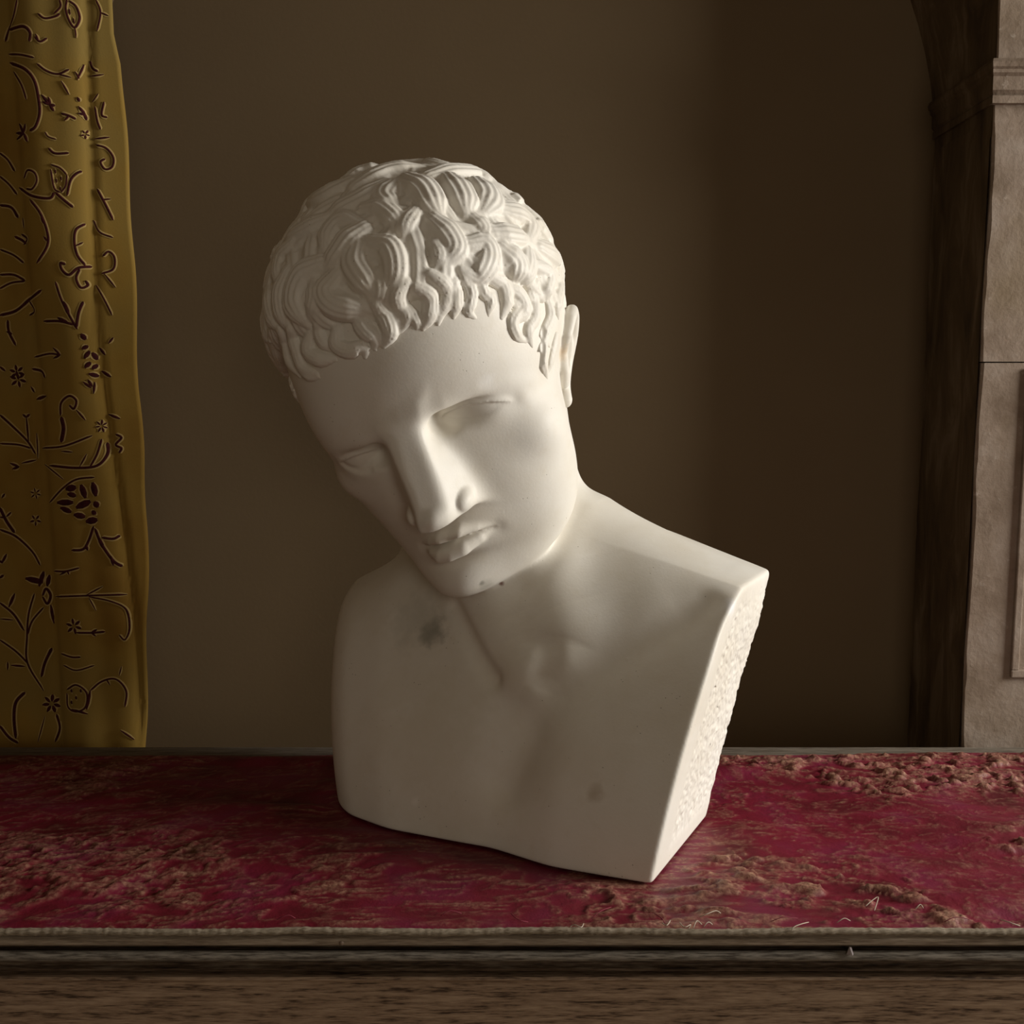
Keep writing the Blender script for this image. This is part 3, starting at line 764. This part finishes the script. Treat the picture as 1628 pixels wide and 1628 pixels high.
# ------------------------------------------------------------------ the runner
def fbm(P, o=3):
    s = 0; a = 1; tot = 0
    for i in range(o): s = s + a * vnoise(P * 2 ** i + 11.3 * i); tot += a; a *= 0.55
    return s / tot
def runner():
    x = np.arange(-0.95, 0.951, 0.0022); nv = 190; v = np.linspace(0, 1, nv)
    X, V = np.meshgrid(x, v, indexing='ij')
    z0 = np.zeros_like(X)
    back = 1.168 + 0.010 * smoothstep(0.1, 0.6, X) + 0.004 * (vnoise(np.stack([X * 14, z0, z0], -1).reshape(-1, 3)).reshape(X.shape) - 0.5) * 2 \
        + 0.003 * (vnoise(np.stack([X * 45, z0 + 3, z0], -1).reshape(-1, 3)).reshape(X.shape) - 0.5)
    front = yf + 0.002 + 0.0015 * (vnoise(np.stack([X * 18, z0 + 7, z0], -1).reshape(-1, 3)).reshape(X.shape) - 0.5)
    Y = front + (back - front) * V
    side = np.where(X > 0.05, -1.0, 1.0) * smoothstep(0.0, 0.25, np.abs(X - 0.05))
    # woven scrolls: puffed gold-brown figure on a crimson ground, stretched along drag lines
    U = X - side * 0.55 * (Y - 0.95); Vy = Y
    wx = fbm(np.stack([U * 22, Vy * 30, z0], -1).reshape(-1, 3)).reshape(X.shape) - 0.5
    wy = fbm(np.stack([U * 22 + 40, Vy * 30, z0 + 5], -1).reshape(-1, 3)).reshape(X.shape) - 0.5
    A = fbm(np.stack([(U + 0.03 * wx) * 55, (Vy + 0.03 * wy) * 95, z0 + 2], -1).reshape(-1, 3), 3).reshape(X.shape)
    Bn = fbm(np.stack([(U + 0.02 * wx) * 150, (Vy + 0.02 * wy) * 260, z0 + 8], -1).reshape(-1, 3), 2).reshape(X.shape)
    big = fbm(np.stack([X * 7 + 3, Y * 9, z0 + 1], -1).reshape(-1, 3), 2).reshape(X.shape)
    fine = vnoise(np.stack([X * 420, Y * 420, z0], -1).reshape(-1, 3)).reshape(X.shape)
    patch = smoothstep(0.36, 0.56, big + 0.13 * smoothstep(0.12, 0.4, X))
    D = vnoise(np.stack([(U + 0.015 * wx) * 75, (Vy + 0.012 * wy) * 170, z0 + 3], -1).reshape(-1, 3)).reshape(X.shape)
    ridge = np.clip(1 - np.abs(A - 0.5) * 16.0, 0, 1); ridge2 = np.clip(1 - np.abs(Bn - 0.5) * 11.0, 0, 1)
    fig = smoothstep(0.48, 0.86, D) * patch * smoothstep(0.36, 0.52, A)
    fig = fig * (0.5 + 0.5 * smoothstep(0.0, 0.25, X))
    line = np.maximum(ridge * (0.45 + 0.55 * patch), 0.8 * ridge2 * patch * smoothstep(0.42, 0.6, A))
    st = vnoise(np.stack([(U + 0.02 * wx) * 70, (Vy + 0.02 * wy) * 330, z0 + 6], -1).reshape(-1, 3)).reshape(X.shape)
    st2 = vnoise(np.stack([(U + 0.03 * wx) * 38, (Vy + 0.03 * wy) * 170, z0 + 16], -1).reshape(-1, 3)).reshape(X.shape)
    streak = np.maximum(smoothstep(0.60, 0.80, st), 0.8 * smoothstep(0.64, 0.80, st2)) * smoothstep(0.38, 0.58, A * 0.5 + big * 0.5)
    line = np.maximum(line, 0.85 * streak)
    gold = np.clip(np.maximum(fig, line * 0.9) * (0.35 + 0.95 * fine), 0, 1)
    folds = fbm(np.stack([U * 9, Vy * 26, z0 + 4], -1).reshape(-1, 3), 2).reshape(X.shape)
    puff = 0.0044 * fig + 0.0018 * line * (0.5 + 0.5 * fine) + 0.0016 * (Bn - 0.5) * (0.3 + patch) + 0.014 * np.clip(folds - 0.45, 0, 1)
    # flattened beneath the bust
    q = np.stack([X, Y, z0], -1) - OB; u = q @ EU; w = q @ EV
    inside = smoothstep(0.035, 0.0, np.maximum(np.maximum(np.abs(u - 0.01) - 0.175, np.abs(w - 0.005) - 0.085), 0))
    edge = smoothstep(0.0, 0.03, V) * smoothstep(1.0, 0.97, V)
    Z = TT + 0.0022 + puff * (0.25 + 0.75 * edge) * (1 - 0.85 * inside)
    Z = np.where(inside > 0.98, np.minimum(Z, -0.0008), Z)
    nx = len(x); verts = np.stack([X, Y, Z], -1).reshape(-1, 3)
    i, j = np.meshgrid(np.arange(nx - 1), np.arange(nv - 1), indexing='ij'); a = (i * nv + j).ravel()
    faces = np.stack([a, a + nv, a + nv + 1, a + 1], 1)
    return verts, faces, gold.ravel(), big.ravel()
t = NT('crimson_brocade'); v = t.coord()
at = t.n('ShaderNodeAttribute'); at.attribute_name = 'figure'
n1 = t.noise(v, 300, 3, 0.6); n2 = t.noise(v, 16, 3, 0.5)
ground = t.ramp(n2, [(0.30, (0.085, 0.003, 0.008)), (0.5, (0.155, 0.006, 0.020)), (0.70, (0.165, 0.011, 0.040))])
thread = t.ramp(n1, [(0.35, (0.13, 0.055, 0.034)), (0.65, (0.42, 0.24, 0.155))])
c = t.mix(at.outputs['Fac'], ground, thread)
t.set(c, t.math('ADD', t.math('MULTIPLY', n1, 0.25), 0.42), 0.35)
t.bump(n1, 0.35, 0.0012); M_CLOTH = t.m
t = NT('grey_hem_cord'); t.set(t.ramp(t.noise(t.coord((60, 300, 300)), 3, 3), [(0.35, (0.17, 0.13, 0.085)), (0.65, (0.36, 0.30, 0.22))]), 0.8); M_HEM = t.m
vv, ff, gold, big = runner()
rn = mesh_obj('table_runner', vv, ff, M_CLOTH, None, True)
at = rn.data.attributes.new('figure', 'FLOAT', 'POINT'); at.data.foreach_set('value', gold.astype(np.float32))
tag(rn, 'worn crimson brocade runner with gold-brown scrolls and a frayed edge', 'table runner')
def tube(name, pts, rad, mat, parent=None, seg=6, flat=1.0):
    pts = [Vector(p) for p in pts]; vs, fs = [], []; n = len(pts)
    for i, p in enumerate(pts):
        T = (pts[min(i + 1, n - 1)] - pts[max(i - 1, 0)]).normalized()
        S = T.cross(Vector((0, 0, 1)));
        if S.length < 1e-4: S = Vector((1, 0, 0))
        S.normalize(); N = S.cross(T); r = rad[i] if hasattr(rad, '__len__') else rad
        for k in range(seg):
            a = 2 * math.pi * k / seg; vs.append(tuple(p + S * math.cos(a) * r + N * math.sin(a) * r * flat))
    for i in range(n - 1):
        for k in range(seg):
            fs.append((i * seg + k, i * seg + (k + 1) % seg, (i + 1) * seg + (k + 1) % seg, (i + 1) * seg + k))
    fs += [tuple(range(seg))[::-1], tuple(range((n - 1) * seg, n * seg))]
    return mesh_obj(name, vs, fs, mat, parent, True)
rnd = random.Random(4)
hp = []; hr = []
for i in range(860):
    x = -0.95 + 1.9 * i / 859
    w = vnoise(np.array([[x * 18, 7.0, 0.0]]))[0] - 0.5
    hp.append((x, yf + 0.001 + 0.0015 * w, TT + 0.0036 + 0.0005 * math.sin(x * 31) + 0.0004 * rnd.random() + 0.0008 * max(0, w)))
    hr.append(0.0028 * (1 + 0.22 * (rnd.random() - 0.3)))
hem = tube('hem', hp, hr, M_HEM, rn, 8); hem['label'] = 'grey twisted cord hem along the front edge'

# ------------------------------------------------------------------ the bust
def build_bust(vox=0.0016):
    root = empty('plaster_bust', tuple(BUST_AT)); tag(root, 'off-white plaster bust of a curly-haired youth with bowed head', 'bust')
    v, f = polygonise(figure_field, (-.30, .78, -.004), (.30, 1.30, .66), vox, 1.45)
    a = mesh_obj('figure', v - BUST_AT, f, M_PLASTER, root); a['label'] = 'smooth plaster face, neck and cut-off chest'
    hair_locks()
    v, f = polygonise(hair_field, (-.32, .80, .28), (.14, 1.32, .72), vox, 2.0)
    b = mesh_obj('hair', v - BUST_AT, f, M_PLASTER, root); b['label'] = 'short carved curls'
build_bust(VOX)

# ------------------------------------------------------------------ the embroidered curtain
CY = 1.262
def _edge(px):
    q = np.array([on_y(a, b, CY) for a, b in px]); o = np.argsort(q[:, 2]); return q[o, 2], q[o, 0]
S1 = _edge([(8, 0), (37, 405), (60, 600), (85, 1000), (96, 1180), (110, 1400)])
S2 = _edge([(139, 0), (141, 110), (148, 330), (152, 520), (175, 700), (195, 830), (215, 1000), (226, 1170), (235, 1400)])
SE = _edge([(174, 0), (178, 50), (190, 100), (197, 200), (203, 300), (210, 420), (214, 520), (217, 620), (226, 720), (232, 840), (234, 940), (232, 1050), (231, 1170), (232, 1400)])
def curtain_y(x, z):
    s1 = x - np.interp(z, *S1); s2 = x - np.interp(z, *S2)
    y = CY + 0.006 * np.exp(-(s1 / 0.006) ** 2) - 0.010 * np.exp(-((s1 - 0.035) / 0.03) ** 2) + 0.008 * np.exp(-((s1 + 0.03) / 0.03) ** 2)
    y = y + 0.005 * np.exp(-(s2 / 0.005) ** 2) - 0.006 * np.exp(-((s2 + 0.02) / 0.02) ** 2) + 0.16 * np.maximum(s2, 0)
    return y + 0.004 * np.sin(x * 55 + z * 3.0) * smoothstep(-0.02, -0.10, s1)
def curtain():
    zs = np.linspace(ZF + 0.01, 1.35, 190); vs = []; nu = 110
    for z in zs:
        xe = float(np.interp(z, *SE)) + 0.0012 * math.sin(z * 37)
        x = np.linspace(-0.98, xe, nu); vs.append(np.stack([x, curtain_y(x, np.full(nu, z)), np.full(nu, z)], 1))
    V = np.concatenate(vs); i, j = np.meshgrid(np.arange(len(zs) - 1), np.arange(nu - 1), indexing='ij'); a = (i * nu + j).ravel()
    return V, np.stack([a, a + 1, a + nu + 1, a + nu], 1)
t = NT('mustard_crewel_cloth'); v = t.coord()
n = t.noise(v, 5, 4, 0.55); n2 = t.noise(v, 500, 2, 0.5)
c = t.ramp(n, [(0.32, (0.21, 0.110, 0.018)), (0.5, (0.265, 0.163, 0.032)), (0.7, (0.25, 0.17, 0.045))])
t.set(c, 0.85, 0.15); t.bump(n2, 0.2, 0.0006); M_CURT = t.m
t = NT('maroon_wool_stitch'); t.set(t.ramp(t.noise(t.coord(), 300, 3), [(0.3, (0.030, 0.006, 0.008)), (0.7, (0.065, 0.013, 0.014))]), 0.9, 0.1); M_STITCH = t.m
t = NT('pale_gold_outline_stitch'); t.set((0.42, 0.30, 0.11), 0.9, 0.1); M_OUTL = t.m
V, Fq = curtain()
cu = mesh_obj('curtain', V, Fq, M_CURT, None, True); tag(cu, 'mustard yellow curtain embroidered with maroon flowering vines', 'curtain')
sm = cu.modifiers.new('cloth_thickness', 'SOLIDIFY'); sm.thickness = 0.003; sm.offset = -1.0

def rad(cx, cy, r, w, n=5, a0=0.3):
    return [([(cx + 0.25 * r * math.cos(a0 + 2 * math.pi * k / n), cy + 0.25 * r * math.sin(a0 + 2 * math.pi * k / n)), (cx + r * math.cos(a0 + 2 * math.pi * k / n), cy + r * math.sin(a0 + 2 * math.pi * k / n))], w) for k in range(n)]
def dots(L, w=12): return [([(x - 4, y), (x + 4, y)], w) for x, y in L]
UP = [  # measured on a 2.7115x enlargement, upper half
    [([(75,0),(60,70),(40,130),(25,180)],6), ([(40,130),(100,115),(130,140),(128,180)],9)],
    [([(150,160),(175,180),(205,165)],6), ([(155,148),(168,178)],6)],
    [([(165,60),(195,80),(240,72),(260,60)],6), ([(235,60),(262,30),(258,0)],6)],
    [([(290,0),(285,40),(300,90),(325,120),(345,80),(330,30),(300,5)],6), ([(325,120),(330,165)],4)] + dots([(302,52),(320,92)],16),
    [([(415,0),(435,55),(420,135)],5), ([(435,55),(470,70)],5)], [([(40,235),(90,237),(150,250)],6)],
    [([(45,272),(110,300),(150,350),(168,430),(172,490),(155,545),(130,565)],9), ([(60,310),(95,370),(115,430)],6), ([(85,535),(103,575)],10), ([(110,535),(103,575)],9), ([(72,575),(103,575)],9), ([(75,602),(103,575)],9), ([(120,612),(103,575)],10)],
    [([(180,410),(215,450)],9), ([(185,440),(215,452)],8), ([(210,420),(220,460)],9), ([(240,455),(215,455)],9), ([(235,480),(215,455)],9)],
    [([(160,275),(200,305),(250,320),(300,300)],6), ([(250,320),(310,335)],5), ([(325,310),(345,340)],5), ([(335,345),(365,280)],5)], [([(265,350),(300,410)],5)],
    [([(390,265),(400,295),(425,310)],7), ([(390,330),(450,322)],5)],
    [([(265,490),(300,500),(330,515)],7), ([(280,520),(300,500)],6), ([(340,460),(370,495)],8), ([(340,490),(370,495)],8), ([(375,520),(365,490)],8)],
    [([(335,420),(345,440)],8)], [([(400,440),(425,405)],4)], rad(370,580,20,5), [([(410,460),(420,520),(435,560)],6), ([(450,440),(440,495),(465,508)],6)],
    [([(410,600),(475,592)],6)], [([(415,625),(460,640),(490,680),(485,720),(455,730),(435,700),(455,685)],6)],
    [([(195,570),(210,590),(245,602)],4)], [([(210,640),(240,662),(300,660)],7)], [([(0,660),(35,690),(65,740)],6)], [([(0,760),(40,795),(75,840)],6)],
    [([(105,770),(120,735),(150,745),(160,780),(140,815),(115,815)],6), ([(85,810),(140,845),(215,855),(235,830)],8), ([(130,860),(175,920),(205,1000),(205,1060),(160,1135)],8), ([(190,1020),(206,1040)],7), ([(178,930),(190,965)],8)],
    [([(220,710),(260,725),(290,755)],5), ([(220,730),(235,810),(260,830)],5), ([(290,755),(285,800),(265,830)],5), ([(290,845),(305,780),(330,750),(355,738)],7), ([(240,830),(280,865),(318,895)],8)] + dots([(240,740),(265,770),(245,780),(262,815)]),
    [([(0,885),(50,895),(80,940)],8)], [([(100,940),(105,985)],5), ([(65,1020),(95,1035),(115,1050)],8), ([(95,1010),(118,1030),(105,1055)],7)], [([(0,1075),(60,1100),(105,1135)],6)],
    [([(370,965),(330,990),(322,1040),(335,1100),(370,1145)],7), ([(330,1060),(360,1045)],5), ([(400,1150),(340,1155),(300,1185),(270,1165),(262,1135),(285,1140)],8), ([(345,1160),(330,1200),(350,1240),(380,1230),(370,1210)],7)],
    [([(405,950),(430,1000),(490,1025)],5)], [([(420,815),(450,870),(490,950)],7), ([(440,862),(480,858)],5)],
    [([(440,1180),(490,1160),(495,1110),(470,1085),(445,1105)],6), ([(450,1180),(500,1240)],5)], [([(415,1230),(450,1290),(485,1360)],5)],
    [([(0,1185),(60,1185),(110,1210)],7), ([(0,1245),(50,1220),(110,1212)],6)],
    [([(0,1360),(70,1340),(130,1290),(180,1250)],9), ([(130,1300),(150,1340),(130,1360)],6)], [([(35,1380),(40,1430),(70,1490)],8), ([(30,1430),(55,1440)],7)],
    [([(335,1420),(300,1360),(265,1290),(240,1215)],7), ([(330,1415),(340,1350),(360,1300)],8), ([(320,1400),(260,1385),(190,1385)],8), ([(300,1360),(275,1300)],12), ([(300,1395),(250,1370)],11)],
    [([(150,1540),(215,1525),(260,1530)],6), ([(230,1500),(262,1530)],7), ([(232,1545),(262,1530)],7)],
    [([(350,1440),(372,1465)],14), ([(355,1505),(382,1490)],12), ([(365,1545),(388,1512)],12), ([(400,1520),(422,1552)],13), ([(368,1585),(392,1560)],13), ([(400,1592),(422,1570)],12), ([(430,1500),(455,1530)],9), ([(470,1480),(490,1455)],6), ([(440,1600),(480,1625)],10), ([(385,1612),(430,1622)],13)],
    [([(0,1580),(25,1600)],7)] + rad(75,1605,32,9,6), [([(140,1590),(180,1600),(195,1628)],8)],
]
DN = [  # lower half
    rad(80,8,36,9,6), [([(135,40),(150,65)],6)], [([(160,95),(200,80)],10)], [([(380,10),(400,40)],8), ([(360,20),(395,45)],8), ([(405,70),(410,20)],6)],
    [([(262,165),(265,110),(300,80),(330,100),(320,135),(300,120)],7), ([(330,140),(370,185)],6), ([(265,280),(275,220),(265,170)],13)],
    [([(0,160),(60,215),(120,275),(155,330)],7), ([(115,170),(125,280)],7), ([(100,160),(115,172)],8), ([(130,158),(115,172)],8), ([(0,285),(80,290),(135,305)],6), ([(160,240),(165,350)],4)],
    [([(185,305),(280,295),(400,250)],6), ([(265,318),(315,322)],5)] + rad(440,210,28,5,7),
    [([(440,265),(420,330),(390,385)],6), ([(465,280),(465,330),(420,380),(330,390),(215,380)],8), ([(375,330),(345,385)],5)],
    [([(470,160),(520,178)],8)], [([(500,245),(525,260),(500,290),(525,305),(515,325)],7)], [([(45,370),(85,385)],8), ([(95,370),(160,355)],6), ([(55,395),(85,385)],8)],
    [([(195,375),(275,440)],5), ([(215,540),(270,480),(330,440),(410,430)],6), ([(285,482),(330,472)],20), ([(292,502),(330,510)],16), ([(350,462),(370,520)],18), ([(400,452),(415,512)],18), ([(248,540),(318,538)],18), ([(262,562),(310,580)],16), ([(330,562),(392,532)],20), ([(320,592),(370,600)],18), ([(408,535),(424,560)],18), ([(372,622),(422,612)],20), ([(400,590),(412,575)],16)],
    [([(405,640),(385,700),(360,740),(310,745)],8), ([(410,650),(440,720),(490,790),(530,815)],9), ([(440,690),(490,695),(520,680)],8), ([(370,720),(380,745)],9), ([(480,770),(490,810)],9), ([(425,690),(450,740)],12)],
    rad(155,500,24,5,6), rad(155,615,24,7,5), [([(0,560),(30,620),(65,670)],9), ([(30,600),(50,580)],6), ([(0,602),(22,604)],6), ([(10,520),(22,500)],6)], [([(0,655),(70,685),(140,750),(175,810)],7)],
    [([(112,866),(188,882)],18), ([(190,835),(170,900)],15), ([(215,850),(205,900)],12), ([(185,940),(200,910),(220,940),(205,975),(185,945)],8), ([(220,980),(235,1060)],9)],
    [([(235,835),(285,835),(345,820)],6), ([(260,850),(290,835)],6), ([(300,850),(290,832)],6)],
    [([(240,945),(380,940),(550,935)],6), ([(370,940),(445,900)],5), ([(385,945),(480,965),(545,1000),(560,1080),(540,1130),(515,1110)],5), ([(385,950),(415,1005)],4)],
    rad(320,1072,34,9,6) + [([(330,1100),(400,1100),(455,1095)],7), ([(395,1100),(420,1085)],7), ([(395,1100),(415,1115)],6)], [([(10,800),(30,760)],8), ([(0,790),(15,800)],8)], [([(0,865),(18,850)],8)],
    [([(0,970),(60,1020),(105,1090)],7), ([(40,990),(65,930)],9), ([(0,1040),(60,1045)],5)],
    [([(190,990),(140,1050),(120,1110)],6), ([(150,930),(125,1020),(118,1120),(120,1230),(190,1350)],6), ([(0,1130),(70,1180),(125,1235)],6), ([(50,1240),(110,1245)],7), ([(35,1225),(35,1260)],6)],
    [([(180,1290),(195,1230),(225,1165)],10)], [([(265,1190),(310,1205),(350,1205)],6)], [([(275,1240),(330,1262),(410,1240)],5)],
    rad(225,1405,40,11,7) + [([(245,1450),(260,1510),(240,1570)],7), ([(195,1460),(165,1570)],4)],
    [([(290,1360),(295,1420),(330,1440),(370,1420),(375,1360),(330,1325),(290,1345)],6), ([(390,1350),(375,1430)],10), ([(310,1430),(380,1450)],8)] + dots([(310,1350),(350,1350),(330,1380),(310,1400)]),
    [([(390,1350),(440,1310),(500,1300),(545,1350),(540,1420)],6), ([(460,1300),(475,1325)],5), ([(515,1285),(525,1245)],4)], [([(110,1355),(70,1400),(62,1470),(70,1555)],10)],
    [([(0,1500),(40,1550),(80,1575)],9)], [([(520,1520),(580,1560)],6)],
]
def ribbon(vs, fs, mi, pts, hw, lift, mat):
    """flat raised ribbon of couched stitches lying on the curtain"""
    n0 = len(vs); n = len(pts)
    for i, p in enumerate(pts):
        T = pts[min(i + 1, n - 1)] - pts[max(i - 1, 0)]; L = math.hypot(T[0], T[2]) + 1e-9
        sx, sz = -T[2] / L, T[0] / L; k = hw * (0.45 if i in (0, n - 1) else 1.0)
        for s, l in ((-1, 0.0002), (-0.55, lift), (0.55, lift), (1, 0.0002)):
            x = p[0] + sx * k * s; z = p[2] + sz * k * s
            xm = float(np.interp(z, *SE)) - 0.002; x = min(x, xm)
            vs.append((x, float(curtain_y(np.array([x]), np.array([z]))[0]) - l - 0.0004, z))
    for i in range(n - 1):
        for j in range(3):
            fs.append((n0 + i * 4 + j, n0 + i * 4 + j + 1, n0 + i * 4 + 5 + j, n0 + i * 4 + 4 + j)); mi.append(mat)
def motif(strokes, dy):
    vs, fs, mi = [], [], []
    for pts, w in strokes:
        q = spline([(x / 2.7115, y / 2.7115 + dy) for x, y in pts], 6) if len(pts) > 2 else np.array([np.array(pts[0]) * (1 - a) + np.array(pts[1]) * a for a in np.linspace(0, 1, 4)]) / 2.7115 + np.array([0, dy])
        P = []
        for a, b in q:
            y = CY
            for _ in range(4):
                p = on_y(a, b, y); y = float(curtain_y(p[:1], p[2:])[0])
            P.append(on_y(a, b, y))
        hw = w * 0.5 / 2.7115 * 0.00079 * 1.6
        ribbon(vs, fs, mi, P, hw + 0.0013, 0.0006, 1); ribbon(vs, fs, mi, P, hw, 0.0013, 0)
    o = mesh_obj('embroidered_motif', vs, fs, M_STITCH, cu, True); o.data.materials.append(M_OUTL)
    o.data.polygons.foreach_set('material_index', np.array(mi, dtype=np.int32))
for m in UP: motif(m, 0.0)
for m in DN: motif(m, 600.0)

# ------------------------------------------------------------------ frayed threads and specks
t = NT('pale_loose_thread'); t.set((0.45, 0.38, 0.30), 0.8); M_THR = t.m
t = NT('red_loose_thread'); t.set((0.20, 0.02, 0.04), 0.8); M_RTHR = t.m
def thread(px, z, mat, r=0.0004, lab=None):
    s = spline(px, 6); n = len(s)
    P = [on_z(a, b, z + 0.0035 * math.sin(math.pi * i / (n - 1))) for i, (a, b) in enumerate(s)]
    o = tube('thread', P, [r * (0.5 if i in (0, n - 1) else 1.0) for i in range(n)], mat, rn, 5)
    return o
ZT = 0.0035
for px in ([(905, 1475), (912, 1470), (924, 1474), (928, 1468)], [(1052, 1467), (1060, 1471), (1066, 1463)], [(1080, 1466), (1088, 1474), (1098, 1470), (1094, 1477)], [(1102, 1476), (1108, 1464), (1116, 1470)],
           [(1112, 1458), (1124, 1453), (1138, 1448), (1146, 1452)], [(1118, 1474), (1126, 1466), (1133, 1470)], [(1258, 1481), (1262, 1474), (1274, 1469), (1286, 1466)], [(1330, 1467), (1342, 1460), (1352, 1464)],
           [(1376, 1441), (1386, 1432), (1396, 1426), (1394, 1436), (1390, 1448)], [(1455, 1446), (1463, 1438), (1468, 1444)], [(1590, 1462), (1604, 1466), (1622, 1472)]):
    thread(px, ZT, M_THR)
for px in ([(940, 1460), (956, 1448), (972, 1442)], [(1040, 1452), (1052, 1460), (1058, 1470)], [(812, 1452), (824, 1462), (840, 1466)], [(1225, 1465), (1246, 1458), (1268, 1460)],
           [(700, 1456), (716, 1448), (734, 1452)], [(1500, 1466), (1520, 1458), (1544, 1462)], [(440, 1462), (458, 1455), (470, 1460)]):
    thread(px, ZT, M_RTHR, 0.00035)
t = NT('pale_wax_chip'); t.set((0.34, 0.29, 0.29), 0.6); M_CHIP = t.m
t = NT('brown_nail_knob'); t.set((0.20, 0.14, 0.10), 0.5); M_KNOB = t.m
def speck(name, px, py, y, r, h, mat, label):
    p = on_y(px, py, y); bm = bmesh.new(); bmesh.ops.create_cone(bm, cap_ends=True, segments=7, radius1=r, radius2=r * 0.25, depth=h)
    rr = random.Random(px)
    for v in bm.verts: v.co.x += rr.uniform(-0.2, 0.2) * r; v.co.y += rr.uniform(-0.2, 0.2) * r
    o = bm_obj(name, bm, mat, None, False); o.location = (p[0], p[1], p[2]); return o
o = speck('wax_chip', 1352, 1511, yf + 0.001, 0.0030, 0.0055, M_CHIP, ''); tpart(o); o.location = Vector(o.location) + Vector(on_y(1352, 1511, yf + 0.001)); o['label'] = 'small pale chip of wax stuck on the moulding'
bm = bmesh.new(); bmesh.ops.create_icosphere(bm, subdivisions=2, radius=0.0026)
o = bm_obj('knob', bm, M_KNOB, None, True); tpart(o); o.location = Vector(o.location) + Vector(on_y(543, 1498, yf + 0.0015)); o['label'] = 'tiny brown knob on the table edge'
